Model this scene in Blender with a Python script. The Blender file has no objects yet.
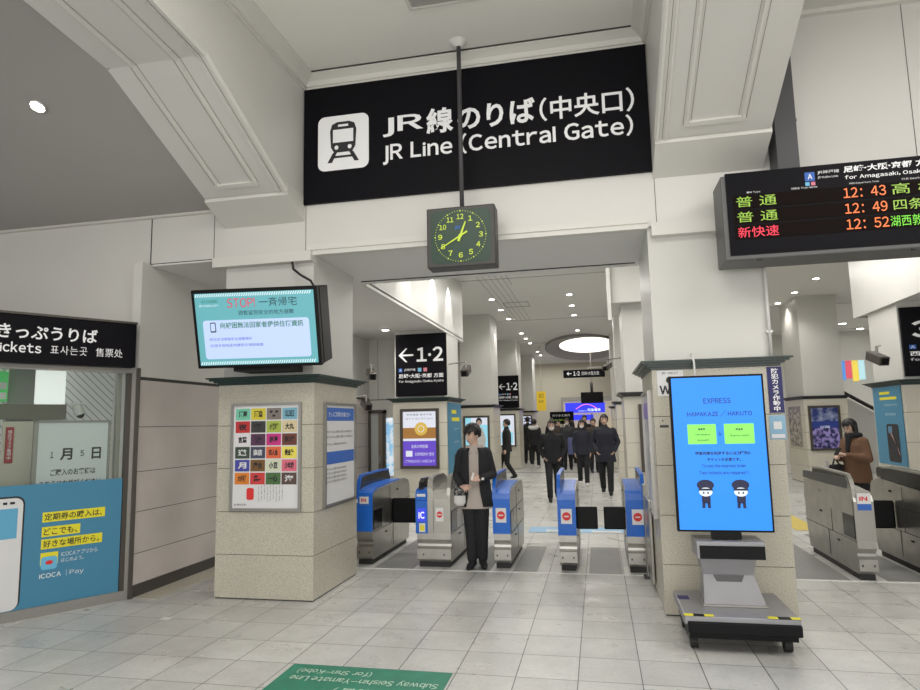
import bpy, bmesh, math, random
from mathutils import Vector, Matrix, Euler
random.seed(7)
D = bpy.data
COL = bpy.context.scene.collection
PI = math.pi

# ------------------------------------------------------------------ materials
def mat(name, c, rough=.6, metal=0., emit=None, es=1., spec=None, noise=None, bump=None, speck=None, alpha=None):
    """noise=(scale, amount) mottles the colour; speck=(scale, dark colour) granite specks; bump=(scale, strength)"""
    m = D.materials.new(name); m.use_nodes = True
    nt = m.node_tree; b = nt.nodes['Principled BSDF']
    b.inputs['Base Color'].default_value = (*c, 1)
    b.inputs['Roughness'].default_value = rough
    b.inputs['Metallic'].default_value = metal
    if spec is not None: b.inputs['Specular IOR Level'].default_value = spec
    if emit:
        b.inputs['Emission Color'].default_value = (*emit, 1); b.inputs['Emission Strength'].default_value = es
    tc = None
    if noise or bump or speck:
        tc = nt.nodes.new('ShaderNodeTexCoord')
    last = None
    if noise:
        n = nt.nodes.new('ShaderNodeTexNoise'); n.inputs['Scale'].default_value = noise[0]; n.inputs['Detail'].default_value = 5
        nt.links.new(tc.outputs['Object'], n.inputs['Vector'])
        r = nt.nodes.new('ShaderNodeMapRange'); r.inputs['From Min'].default_value = .3; r.inputs['From Max'].default_value = .7
        r.inputs['To Min'].default_value = 1 - noise[1]; r.inputs['To Max'].default_value = 1 + noise[1]
        nt.links.new(n.outputs['Fac'], r.inputs['Value'])
        mx = nt.nodes.new('ShaderNodeVectorMath'); mx.operation = 'SCALE'; mx.inputs[0].default_value = c
        nt.links.new(r.outputs['Result'], mx.inputs['Scale']); last = mx.outputs['Vector']
    if speck:
        v = nt.nodes.new('ShaderNodeTexNoise'); v.inputs['Scale'].default_value = speck[0]; v.inputs['Detail'].default_value = 2
        nt.links.new(tc.outputs['Object'], v.inputs['Vector'])
        cr = nt.nodes.new('ShaderNodeValToRGB'); cr.color_ramp.elements[0].position = .36; cr.color_ramp.elements[1].position = .5
        cr.color_ramp.elements[0].color = (1, 1, 1, 1); cr.color_ramp.elements[1].color = (0, 0, 0, 1)
        nt.links.new(v.outputs['Fac'], cr.inputs['Fac'])
        mi = nt.nodes.new('ShaderNodeMix'); mi.data_type = 'RGBA'
        nt.links.new(cr.outputs['Color'], mi.inputs['Factor'])
        if last: nt.links.new(last, mi.inputs['A'])
        else: mi.inputs['A'].default_value = (*c, 1)
        mi.inputs['B'].default_value = (*speck[1], 1); last = mi.outputs['Result']
    if last: nt.links.new(last, b.inputs['Base Color'])
    if bump:
        n2 = nt.nodes.new('ShaderNodeTexNoise'); n2.inputs['Scale'].default_value = bump[0]
        nt.links.new(tc.outputs['Object'], n2.inputs['Vector'])
        bp = nt.nodes.new('ShaderNodeBump'); bp.inputs['Strength'].default_value = bump[1]; bp.inputs['Distance'].default_value = .01
        nt.links.new(n2.outputs['Fac'], bp.inputs['Height']); nt.links.new(bp.outputs['Normal'], b.inputs['Normal'])
    return m

def floor_mat():
    m = D.materials.new('floor granite tiles'); m.use_nodes = True
    nt = m.node_tree; N = nt.nodes; L = nt.links; b = N['Principled BSDF']
    tc = N.new('ShaderNodeTexCoord'); mp = N.new('ShaderNodeMapping')
    mp.inputs['Location'].default_value = (.19, -4.98 + 8, 0)
    L.new(tc.outputs['Object'], mp.inputs['Vector'])
    br = N.new('ShaderNodeTexBrick'); br.offset = 0; br.squash = 1
    br.inputs['Scale'].default_value = 1; br.inputs['Brick Width'].default_value = .381; br.inputs['Row Height'].default_value = .4
    br.inputs['Mortar Size'].default_value = .0034; br.inputs['Mortar Smooth'].default_value = .15; br.inputs['Bias'].default_value = 0
    br.inputs['Color1'].default_value = (.5, .495, .475, 1); br.inputs['Color2'].default_value = (.6, .595, .57, 1)
    br.inputs['Mortar'].default_value = (.1, .1, .095, 1)
    L.new(mp.outputs['Vector'], br.inputs['Vector'])
    def noise(s, d=5):
        n = N.new('ShaderNodeTexNoise'); n.inputs['Scale'].default_value = s; n.inputs['Detail'].default_value = d
        L.new(tc.outputs['Object'], n.inputs['Vector']); return n
    def rng(src, a, c, lo, hi):
        r = N.new('ShaderNodeMapRange'); L.new(src, r.inputs['Value'])
        for k, v in (('From Min', a), ('From Max', c), ('To Min', lo), ('To Max', hi)): r.inputs[k].default_value = v
        return r.outputs['Result']
    def mul(a, c):
        x = N.new('ShaderNodeMath'); x.operation = 'MULTIPLY'; L.new(a, x.inputs[0]); L.new(c, x.inputs[1]); return x.outputs[0]
    f = mul(mul(rng(noise(1.3).outputs['Fac'], .3, .7, .86, 1.12), rng(noise(38, 2).outputs['Fac'], .3, .65, .93, 1.03)), rng(noise(9).outputs['Fac'], .3, .7, .95, 1.04))
    sc = N.new('ShaderNodeVectorMath'); sc.operation = 'SCALE'; L.new(br.outputs['Color'], sc.inputs[0]); L.new(f, sc.inputs['Scale'])
    L.new(sc.outputs['Vector'], b.inputs['Base Color'])
    L.new(rng(noise(3).outputs['Fac'], .3, .7, .24, .42), b.inputs['Roughness'])
    bp = N.new('ShaderNodeBump'); bp.inputs['Strength'].default_value = .25; bp.inputs['Distance'].default_value = .004; bp.invert = True
    L.new(br.outputs['Fac'], bp.inputs['Height']); L.new(bp.outputs['Normal'], b.inputs['Normal'])
    return m

def poster_photo(name, c1, c2, scale=5, es=0., detail=3):
    m = D.materials.new(name); m.use_nodes = True
    nt = m.node_tree; N = nt.nodes; L = nt.links; b = N['Principled BSDF']
    tc = N.new('ShaderNodeTexCoord'); n = N.new('ShaderNodeTexNoise'); n.inputs['Scale'].default_value = scale; n.inputs['Detail'].default_value = detail
    L.new(tc.outputs['Object'], n.inputs['Vector'])
    cr = N.new('ShaderNodeValToRGB'); e = cr.color_ramp.elements
    e[0].position = .42; e[1].position = .6; e[0].color = (*c1, 1); e[1].color = (*c2, 1)
    L.new(n.outputs['Fac'], cr.inputs['Fac']); L.new(cr.outputs['Color'], b.inputs['Base Color'])
    b.inputs['Roughness'].default_value = .3
    if es:
        L.new(cr.outputs['Color'], b.inputs['Emission Color']); b.inputs['Emission Strength'].default_value = es
    return m

def srgb(r, g, b):
    f = lambda v: (v/255/12.92) if v/255 <= .04045 else ((v/255+.055)/1.055)**2.4
    return (f(r), f(g), f(b))

M = {}
M['floor'] = floor_mat()
M['floor_dark'] = mat('dark granite floor strip', (.26, .26, .25), .4, speck=(140, (.15, .15, .15)), noise=(2, .12))
M['plaster'] = mat('ivory painted panel', (.7, .69, .655), .5, noise=(.8, .03))
M['plaster_trim'] = mat('ivory moulding', (.72, .71, .665), .45)
M['groove'] = mat('shaded groove', (.3, .29, .26), .6)  # darker tone stands in for shade in the beam panel grooves
M['seam'] = mat('fine ceiling seam', (.3, .3, .29), .6)
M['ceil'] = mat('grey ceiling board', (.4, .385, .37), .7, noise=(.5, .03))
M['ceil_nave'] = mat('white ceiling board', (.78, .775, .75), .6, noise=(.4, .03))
M['gap'] = mat('dark joint', (.05, .05, .045), .8)
M['tile'] = mat('polished pinkish stone panel', (.6, .55, .52), .14, noise=(2.2, .06))
M['base'] = mat('dark baseboard', (.06, .055, .05), .3)
M['granite'] = mat('speckled beige granite', (.54, .515, .43), .3, speck=(130, (.34, .31, .25)), noise=(3, .04))
M['cap'] = mat('dark green moulding', (.012, .035, .028), .28)
M['cap2'] = mat('black stone moulding', (.03, .03, .03), .35)
M['cream'] = mat('cream clad panel', (.66, .63, .54), .3, noise=(2, .03))
M['shaft'] = mat('off white painted steel panel', (.66, .655, .62), .4, noise=(1, .03))
M['black'] = mat('black plastic', (.004, .004, .005), .45, spec=.2)
M['signblack'] = mat('black sign face', (.004, .0035, .006), .5, spec=.12)
M['white'] = mat('white lettering', (.82, .82, .83), .5, emit=(.8, .8, .82), es=.12)
M['whitep'] = mat('white plastic', (.75, .75, .73), .4)
M['paper'] = mat('white poster paper', (.72, .72, .73), .3)
M['alu'] = mat('brushed aluminium', (.4, .39, .37), .35, .8)
M['steel'] = mat('stainless steel', (.42, .41, .385), .3, .9, noise=(7, .1))
M['steel2'] = mat('satin steel cover', (.4, .39, .36), .3, .8)
M['dsteel'] = mat('dark brown bronze frame', (.09, .08, .07), .4, .5)
M['blue'] = mat('gate blue plastic', (.006, .13, .6), .3, noise=(3, .06))
M['dglass'] = mat('smoked dark acrylic', (.012, .012, .014), .2, spec=.3)
M['rubber'] = mat('black rubber', (.015, .015, .015), .6)
M['grey'] = mat('grey painted metal', (.07, .07, .073), .4, .2)
M['dgrey'] = mat('dark grey post', (.065, .065, .07), .45)
M['red'] = mat('red print', (.7, .03, .03), .5)
M['green'] = mat('green floor sign', (.012, .2, .12), .4, noise=(8, .12))
M['gtext'] = mat('pale green lettering', (.5, .68, .55), .5)
M['yellow'] = mat('yellow print', (.8, .72, .03), .5)
M['bluep'] = mat('blue print', (.03, .13, .5), .5)
M['teal'] = mat('teal advertising sheet', (.06, .24, .39), .4)
M['tealtext'] = mat('white print on teal', (.75, .82, .85), .5)
M['ink'] = mat('black ink', (.02, .02, .025), .6)
M['navy'] = mat('navy print', (.02, .02, .12), .5)
M['skin'] = mat('skin', (.6, .4, .31), .5)
M['hair'] = mat('black hair', (.012, .01, .01), .5, bump=(60, .5))
M['c_black'] = mat('black cloth', (.014, .014, .017), .85, bump=(12, .4))
M['c_navy'] = mat('dark navy cloth', (.018, .02, .032), .85, bump=(12, .4))
M['c_beige'] = mat('beige grey sweatshirt cloth', (.44, .39, .35), .9, bump=(14, .4))
M['c_camel'] = mat('camel coat cloth', (.15, .08, .045), .9, bump=(14, .3))
M['c_char'] = mat('charcoal cloth', (.04, .04, .045), .9, bump=(12, .4))
M['c_brown'] = mat('dark brown cloth', (.06, .045, .035), .9)
M['c_white'] = mat('white cloth', (.65, .65, .63), .8)
M['mask'] = mat('white face mask', (.75, .76, .78), .8)
M['lip'] = mat('lip', (.35, .12, .1), .5)
M['eye'] = mat('dark eye', (.02, .015, .012), .3)
M['glow'] = mat('lamp disc', (1, 1, 1), .5, emit=(1, .97, .9), es=14)
M['glow2'] = mat('skylight panel', (1, 1, 1), .5, emit=(1, .95, .82), es=1.9)
M['backlit'] = mat('backlit white panel', (.9, .9, .9), .5, emit=(.95, .97, .95), es=.75)
def em(name, c, s=1.): return mat(name, tuple(v*.3 for v in c), .4, emit=c, es=s)
M['lime'] = em('lime luminous paint', srgb(205, 225, 60), .75)
M['clockface'] = mat('dark green clock face', srgb(14, 44, 30), .4, emit=srgb(22, 60, 40), es=.3)
M['led_g'] = em('green led', srgb(150, 190, 70), 1.); M['led_o'] = em('orange led', srgb(245, 120, 60), 1.1)
M['led_r'] = em('red led', srgb(250, 60, 85), 1.1); M['led_l'] = em('lime led', srgb(120, 220, 60), 1.)
M['scr_teal'] = em('teal screen', srgb(105, 180, 188), .8); M['scr_card'] = em('pale blue screen card', srgb(195, 215, 250), .85)
M['scr_red'] = em('red screen lettering', srgb(225, 40, 75), .9); M['scr_ink'] = em('dark screen lettering', srgb(40, 60, 80), .7)
M['scr_green'] = em('green screen lettering', srgb(40, 120, 95), .8); M['scr_white'] = em('white screen detail', srgb(230, 245, 250), .9)
M['scr_blue'] = em('blue screen', srgb(30, 140, 250), .95); M['scr_navy'] = em('navy screen lettering', srgb(15, 35, 130), .8)
M['scr_purple'] = em('purple screen lettering', srgb(85, 85, 200), .9)
M['scr_lime'] = em('lime screen card', srgb(140, 235, 100), .95); M['scr_dnavy'] = em('dark navy screen figure', srgb(20, 25, 70), .6)
M['scr_shop'] = em('blue lit sign', srgb(50, 60, 235), 1.1); M['scr_pink'] = em('pink lit line', srgb(240, 120, 210), 1.2)
M['ad_purple'] = em('purple lit poster', srgb(105, 75, 200), .8); M['ad_white'] = em('white lit poster', srgb(225, 228, 240), .8)
M['ad_sky'] = em('sky blue lit poster', srgb(150, 215, 235), .85); M['ad_gold'] = em('gold coin print', srgb(215, 180, 80), .8)
M['ad_brown'] = em('brown print', srgb(170, 120, 60), .7)
M['ic'] = em('ic display', srgb(60, 70, 225), .9); M['ic_l'] = em('ic lettering', srgb(225, 225, 255), 1.1)

def glass_mat():
    m = D.materials.new('clear window glass'); m.use_nodes = True
    nt = m.node_tree; N = nt.nodes; L = nt.links; N.remove(N['Principled BSDF'])
    t = N.new('ShaderNodeBsdfTransparent'); t.inputs['Color'].default_value = (.9, .93, .91, 1)
    g = N.new('ShaderNodeBsdfGlossy'); g.inputs['Roughness'].default_value = .03
    fr = N.new('ShaderNodeFresnel'); fr.inputs['IOR'].default_value = 1.5
    mx = N.new('ShaderNodeMixShader'); L.new(fr.outputs[0], mx.inputs[0]); L.new(t.outputs[0], mx.inputs[1]); L.new(g.outputs[0], mx.inputs[2])
    L.new(mx.outputs[0], N['Material Output'].inputs['Surface']); return m
M['glass'] = glass_mat()

def stripe_mat():
    m = D.materials.new('slatted ceiling'); m.use_nodes = True
    nt = m.node_tree; N = nt.nodes; L = nt.links; b = N['Principled BSDF']
    tc = N.new('ShaderNodeTexCoord'); w = N.new('ShaderNodeTexWave'); w.inputs['Scale'].default_value = 3.2; w.bands_direction = 'X'
    L.new(tc.outputs['Object'], w.inputs['Vector'])
    w.bands_direction = 'DIAGONAL'; w.inputs['Scale'].default_value = 8.5
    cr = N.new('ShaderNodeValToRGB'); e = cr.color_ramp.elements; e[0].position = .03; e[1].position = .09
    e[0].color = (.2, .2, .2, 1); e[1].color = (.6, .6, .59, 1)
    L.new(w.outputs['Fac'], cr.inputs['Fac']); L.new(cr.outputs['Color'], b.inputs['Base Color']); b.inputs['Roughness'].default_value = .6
    L.new(cr.outputs['Color'], b.inputs['Emission Color']); b.inputs['Emission Strength'].default_value = .25  # weak emission added so the slats look lit
    return m
M['slat'] = stripe_mat()
def plaid_mat():
    m = D.materials.new('blue plaid'); m.use_nodes = True
    nt = m.node_tree; N = nt.nodes; L = nt.links; b = N['Principled BSDF']
    tc = N.new('ShaderNodeTexCoord'); w = N.new('ShaderNodeTexChecker'); w.inputs['Scale'].default_value = 22
    w.inputs['Color1'].default_value = (.03, .04, .16, 1); w.inputs['Color2'].default_value = (.16, .18, .36, 1)
    L.new(tc.outputs['Object'], w.inputs['Vector']); L.new(w.outputs['Color'], b.inputs['Base Color']); return m
M['plaid'] = plaid_mat()
M['pattern'] = poster_photo('black and white patterned cloth', (.012, .012, .015), (.3, .3, .29), 30, 0, 1)
M['tactile'] = mat('yellow tactile paving', (.6, .47, .1), .6, noise=(20, .15))

# ------------------------------------------------------------------ helpers
def props(o, label=None, cat=None, group=None, kind=None):
    if label: o['label'] = label
    if cat: o['category'] = cat
    if group: o['group'] = group
    if kind: o['kind'] = kind
    return o
def thing(name, label, cat, loc=(0, 0, 0), rot=(0, 0, 0), group=None, matrix=None):
    o = D.objects.new(name, None); COL.objects.link(o); o.empty_display_size = .1
    o.location = loc; o.rotation_euler = rot
    if matrix is not None: o.matrix_world = matrix
    return props(o, label, cat, group)
def link(name, bm, m, parent=None, smooth=False):
    me = D.meshes.new(name)
    bmesh.ops.recalc_face_normals(bm, faces=bm.faces[:])
    bm.to_mesh(me); bm.free()
    for mm in (m if isinstance(m, (list, tuple)) else [m]): me.materials.append(mm)
    if smooth:
        for p in me.polygons: p.use_smooth = True
    o = D.objects.new(name, me); COL.objects.link(o)
    if parent is not None: o.parent = parent
    return o
def addbox(bm, x0, x1, y0, y1, z0, z1):
    vs = [bm.verts.new((x, y, z)) for x in (x0, x1) for y in (y0, y1) for z in (z0, z1)]
    for f in ((0, 1, 3, 2), (4, 6, 7, 5), (0, 4, 5, 1), (2, 3, 7, 6), (0, 2, 6, 4), (1, 5, 7, 3)):
        bm.faces.new([vs[i] for i in f])
    return vs
def box(name, m, x0, x1, y0, y1, z0, z1, parent=None, bev=0, seg=2):
    bm = bmesh.new(); addbox(bm, x0, x1, y0, y1, z0, z1)
    if bev: bmesh.ops.bevel(bm, geom=bm.edges[:], offset=bev, segments=seg, affect='EDGES', profile=.5)
    return link(name, bm, m, parent, smooth=False)
def boxes(name, m, L, parent=None):
    bm = bmesh.new()
    for b in L: addbox(bm, *b)
    return link(name, bm, m, parent)
def rects(name, m, L, y, parent):
    bm = bmesh.new()
    for (x0, z0, x1, z1) in L:
        bm.faces.new([bm.verts.new(p) for p in ((x0, y, z0), (x1, y, z0), (x1, y, z1), (x0, y, z1))])
    o = link(name, bm, m, parent)
    return o
def poly(name, m, pts, y, parent, th=0):
    bm = bmesh.new(); f = bm.faces.new([bm.verts.new((x, y, z)) for x, z in pts])
    if th:
        r = bmesh.ops.extrude_face_region(bm, geom=[f])
        bmesh.ops.translate(bm, vec=(0, th, 0), verts=[v for v in r['geom'] if isinstance(v, bmesh.types.BMVert)])
    return link(name, bm, m, parent)
def disc_pts(cx, cz, r, n=24, rz=None): return [(cx + r*math.cos(2*PI*i/n), cz + (rz or r)*math.sin(2*PI*i/n)) for i in range(n)]
def rrect(x0, z0, x1, z1, r, n=5):
    P = []
    for cx, cz, a in ((x1-r, z1-r, 0), (x0+r, z1-r, 90), (x0+r, z0+r, 180), (x1-r, z0+r, 270)):
        for i in range(n+1):
            t = math.radians(a + 90*i/n); P.append((cx + r*math.cos(t), cz + r*math.sin(t)))
    return P
def extrude_x(name, m, prof, x0, x1, parent=None, bev=0, smooth=False):
    """prof: list of (y,z) closed polygon extruded along X"""
    bm = bmesh.new(); f = bm.faces.new([bm.verts.new((x0, y, z)) for y, z in prof])
    r = bmesh.ops.extrude_face_region(bm, geom=[f])
    bmesh.ops.translate(bm, vec=(x1-x0, 0, 0), verts=[v for v in r['geom'] if isinstance(v, bmesh.types.BMVert)])
    if bev: bmesh.ops.bevel(bm, geom=[e for e in bm.edges if abs(e.verts[0].co.x-e.verts[1].co.x) < 1e-6], offset=bev, segments=2, affect='EDGES')
    return link(name, bm, m, parent, smooth)
def tube(bm, p0, p1, r, n=12):
    p0, p1 = Vector(p0), Vector(p1); d = p1-p0
    mt = Matrix.Translation((p0+p1)/2) @ d.to_track_quat('Z', 'Y').to_matrix().to_4x4()
    bmesh.ops.create_cone(bm, cap_ends=True, segments=n, radius1=r, radius2=r, depth=d.length, matrix=mt)
def rod(name, m, pts, r, parent=None, n=12):
    bm = bmesh.new()
    for a, b in zip(pts[:-1], pts[1:]): tube(bm, a, b, r, n)
    return link(name, bm, m, parent, True)
_txt = {}
def curve_shape(body, bold, vertical=False):
    key = (body, bold, vertical)
    if key not in _txt:
        c = D.curves.new('t', 'FONT'); c.body = '\n'.join(body) if vertical else body
        c.resolution_u = 3; c.offset = bold
        if vertical: c.align_x = 'CENTER'
        o = D.objects.new('t', c); COL.objects.link(o)
        bpy.context.view_layer.update(); dg = bpy.context.evaluated_depsgraph_get()
        me = D.meshes.new_from_object(o.evaluated_get(dg))
        _txt[key] = ([v.co.copy() for v in me.vertices], [tuple(q.vertices) for q in me.polygons])
        D.objects.remove(o); D.curves.remove(c); D.meshes.remove(me)
    return _txt[key]
def line_shape(s, bold):
    """lay letters out proportionally so that Latin and Japanese share one sans serif look"""
    one = max(v.x for v in curve_shape('国', 0)[0]); em = max(v.x for v in curve_shape('国国', 0)[0]) - one
    co, fs, x = [], [], 0.
    for ch in s:
        if ch in ' \u3000': x += .3*em; continue
        latin = 33 <= ord(ch) <= 126 or ch in '·･・'
        c, f = curve_shape(ch if ch in "IlJij·･・'" else chr(ord(ch)+0xFEE0) if latin else ch, bold)
        if not c: x += .3*em; continue
        lo, hi = min(v.x for v in c), max(v.x for v in c); base = len(co)
        off = x-lo+.035*em if (latin or ch in '（）') else x
        co += [Vector((v.x+off, v.y, 0)) for v in c]; fs += [tuple(i+base for i in q) for q in f]
        x += (hi-lo)+.085*em if (latin or ch in '（）') else em
    return co, fs
def text(name, s, m, x0, z0, w, h, y, parent, bold=0.0, spread=None, vertical=False):
    """flat lettering fitted into the rectangle (x0,z0,w,h) of the local XZ plane"""
    co, fs = curve_shape(s, bold, True) if vertical else line_shape(s, bold)
    ax = min(v.x for v in co); bx_ = max(v.x for v in co); ay = min(v.y for v in co); by = max(v.y for v in co)
    sx = w/(bx_-ax); sz = h/(by-ay) if h else sx
    me = D.meshes.new(name)
    me.from_pydata([(x0+(v.x-ax)*sx, y, z0+(v.y-ay)*sz) for v in co], [], fs)
    me.materials.append(m)
    o = D.objects.new(name, me); COL.objects.link(o); o.parent = parent
    return o
def struct(o, k='structure'): o['kind'] = k; return o

# ------------------------------------------------------------------ camera
H = 1.57
F, YAW, PIT, ROL = 642.376, -.207525425, .121173495, -.0212114625
fw = Vector((math.sin(YAW)*math.cos(PIT), math.cos(YAW)*math.cos(PIT), math.sin(PIT)))
r0 = Vector((math.cos(YAW), -math.sin(YAW), 0)); u0 = r0.cross(fw)
rv = r0*math.cos(ROL)+u0*math.sin(ROL); uv = -r0*math.sin(ROL)+u0*math.cos(ROL)
cd = D.cameras.new('camera'); cam = D.objects.new('camera', cd); COL.objects.link(cam)
cam.matrix_world = Matrix(((rv.x, uv.x, -fw.x, 0), (rv.y, uv.y, -fw.y, 0), (rv.z, uv.z, -fw.z, H), (0, 0, 0, 1)))
cd.sensor_width = 36; cd.lens = F/920*36; cd.clip_end = 200
bpy.context.scene.camera = cam

# ------------------------------------------------------------------ floor
FL = struct(box('floor', M['floor'], -12, 16, -6, 34, -.2, 0))
struct(box('floor_strip', M['floor_dark'], -2.5, 0.2, 6.96, 8.75, -.01, .003)).name = 'trim_1'
for i, (a, b) in enumerate(((-2.53, -2.06), (-1.6, -1.22), (-.98, -.74), (-.2, .2), (1.5, 2.42), (2.62, 3.05), (3.35, 5.5))):
    pass
bpy.data.objects.remove(D.objects['trim_1'])
struct(boxes('trim_1', M['floor_dark'], [(-2.5, -2.05, 6.97, 8.7, -.01, .003), (-1.42, -1.2, 7.0, 8.4, -.01, .003), (-.95, -.7, 7.0, 8.4, -.01, .003), (-.16, .18, 7.0, 8.4, -.01, .003), (1.5, 2.3, 7.0, 9.6, -.01, .003), (2.62, 3.0, 7.0, 9.6, -.01, .003)]))
struct(box('trim_2', M['whitep'], -4.3, 6, 6.955, 6.985, -.01, .004))
struct(boxes('trim_3', M['granite'], [(-4.36, -4.1, 5.5, 12, -.01, .003)]))
struct(box('trim_4', M['tactile'], 2.62, 2.95, 9.9, 21, -.01, .006))
struct(box('trim_5', M['floor_dark'], -4.5, .9, 20.2, 20.5, -.01, .004))

# blue guidance sheet on the floor behind the gates
t = thing('floor_notice', 'pale blue floor strip with white notices behind the gates', 'floor sign', (0, 0, .002))
box('sheet', mat('pale blue floor sheet', (.28, .5, .72), .4), -1.05, .36, 9.45, 9.9, 0, .003, t)
boxes('notice', M['paper'], [(-.8, -.3, 9.48, 9.66, .002, .006), (-.15, .25, 9.45, 9.6, .002, .006)], t)
# green floor sign, read from the gate side
gm = Matrix(((-1, 0, 0, -.97), (0, 0, -1, 4.17), (0, -1, 0, .004), (0, 0, 0, 1)))
t = thing('floor_sign', 'green floor sign with white subway line lettering on grey tiles', 'floor sign', matrix=gm)
box('sheet', M['green'], 0, 1.08, 0, .004, 0, 1.5, t)
text('lettering', '(for Shin-Kobe)', M['gtext'], .5, .07, .5, .085, -.002, t, .01)
text('lettering', 'Subway Seishin-Yamate Line', M['gtext'], .04, .17, .96, .1, -.002, t, .01)
text('lettering', '( 新神戸 方面 )', M['gtext'], .1, .33, .55, .1, -.002, t, .01)
text('lettering', '地下鉄西神・山手線', M['gtext'], .25, .47, .8, .13, -.002, t, .01)
poly('arrow', M['gtext'], [(.03, .31), (.1, .31), (.1, .36), (.2, .36), (.2, .42), (.1, .42), (.1, .47)], -.002, t)
# scrap of white tape on the floor
tp = box('tape_scrap', M['whitep'], -3.65, -3.57, 4.94, 5.0, 0, .002); props(tp, 'small white strip of tape stuck on the floor tiles at left', 'tape')

# ------------------------------------------------------------------ front hall shell
HY = 5.6      # plane of the header wall
# left stone wall with joints
def tilewall():
    bm = bmesh.new()
    rows = [.11, .4, .79, 1.17, 1.6, 2.06]
    for i in range(5):
        a, b = rows[i], rows[i+1]
        ys = [5.5, 7.4, 9.2, 12]
        for j in range(3): addbox(bm, -4.45, -4.37, ys[j]+.003, ys[j+1]-.003, a+.003, b-.003)
    o = link('wall_left', bm, M['tile']); struct(o)
    boxes('joint', M['gap'], [(-4.46, -4.375, 5.5, 12, .1, 2.09)], o)
    box('upper_panel', M['plaster'], -4.47, -4.368, 5.47, 12, 2.09, 3.235, o)
tilewall()
struct(box('baseboard_left', M['base'], -4.45, -4.36, 5.5, 12, 0, .11))
# header wall with joints
hd = struct(boxes('wall_header', M['plaster'], [(-4.375, 8, HY, HY+.2, 3.24, 5.3)]))
boxes('joint', M['gap'], [(-4.382, -4.372, HY-.004, HY+.01, 3.24, 3.74), (-3.665, -3.66, HY-.003, HY+.01, 3.24, 3.74), (-2.68, -2.676, HY-.003, HY+.01, 3.24, 3.7), (.57, .574, HY-.003, HY+.01, 3.24, 3.7), (2.6, 2.604, HY-.003, HY+.01, 3.3, 4.97), (-4.38, -2.7, HY-.004, HY+.01, 3.236, 3.243), (.55, 8, HY-.004, HY+.01, 3.236, 3.243)], hd)
struct(boxes('ceiling_header', M['ceil_nave'], [(-4.36, 8, HY+.0, 7.05, 3.22, 3.24), (-4.36, 8, 6.95, 7.05, 3.24, 4.45)]))
struct(boxes('trim_6', M['plaster_trim'], [(-2.66, .5, HY-.03, HY+.06, 3.245, 3.3), (-2.66, .5, HY-.015, HY+.06, 3.2, 3.245)]))
struct(boxes('trim_7', M['plaster_trim'], [(-3.64, -2.6, HY-.06, HY+.1, 3.14, 3.235), (.52, 1.56, HY-.06, HY+.1, 3.12, 3.235)]))
struct(boxes('trim_8', M['gap'], [(-2.6, .46, 6.88, 6.9, 3.212, 3.222)]))
struct(box('wall_left_upper', M['plaster'], -12, -4.375, 5.6, 5.7, 2.55, 3.78))
# coffer ceiling in the middle and crown moulding
def crown_profile(a, z): return [(a, z), (a-.13, z), (a-.13, z-.02), (a-.1, z-.035), (a-.06, z-.06), (a-.035, z-.1), (a-.02, z-.1), (a-.02, z-.13), (a, z-.13)]
struct(box('ceiling_center', mat('pale grey coffer ceiling', (.88, .87, .82), .6), -2.8, .7, -6, 5.7, 5.0, 5.1))
struct(extrude_x('trim_9', M['plaster_trim'], crown_profile(HY, 5.0), -2.7, .57))
struct(boxes('trim_10', M['gap'], [(-2.57, .44, HY-.142, HY-.128, 4.99, 5.001)]))
def crown_y(name, xw, s):
    bm = bmesh.new(); pr = crown_profile(0, 5.0)
    f = bm.faces.new([bm.verts.new((xw - s*a, -6, z)) for a, z in pr])
    r = bmesh.ops.extrude_face_region(bm, geom=[f]); bmesh.ops.translate(bm, vec=(0, 11.6, 0), verts=[v for v in r['geom'] if isinstance(v, bmesh.types.BMVert)])
    return struct(link(name, bm, M['plaster_trim']))
crown_y('trim_11', -2.7, 1); crown_y('trim_12', .57, -1)
hb = thing('ceiling_hatch', 'square access hatch in the middle ceiling', 'hatch', (-1.08, 4.5, 5.0))
boxes('frame', M['plaster_trim'], [(-.3, .3, .27, .3, -.012, 0), (-.3, .3, -.3, -.27, -.012, 0), (-.3, -.27, -.27, .27, -.012, 0), (.27, .3, -.27, .27, -.012, 0)], hb)
box('panel', M['ceil'], -.265, .265, -.265, .265, -.006, 0, hb)
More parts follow.
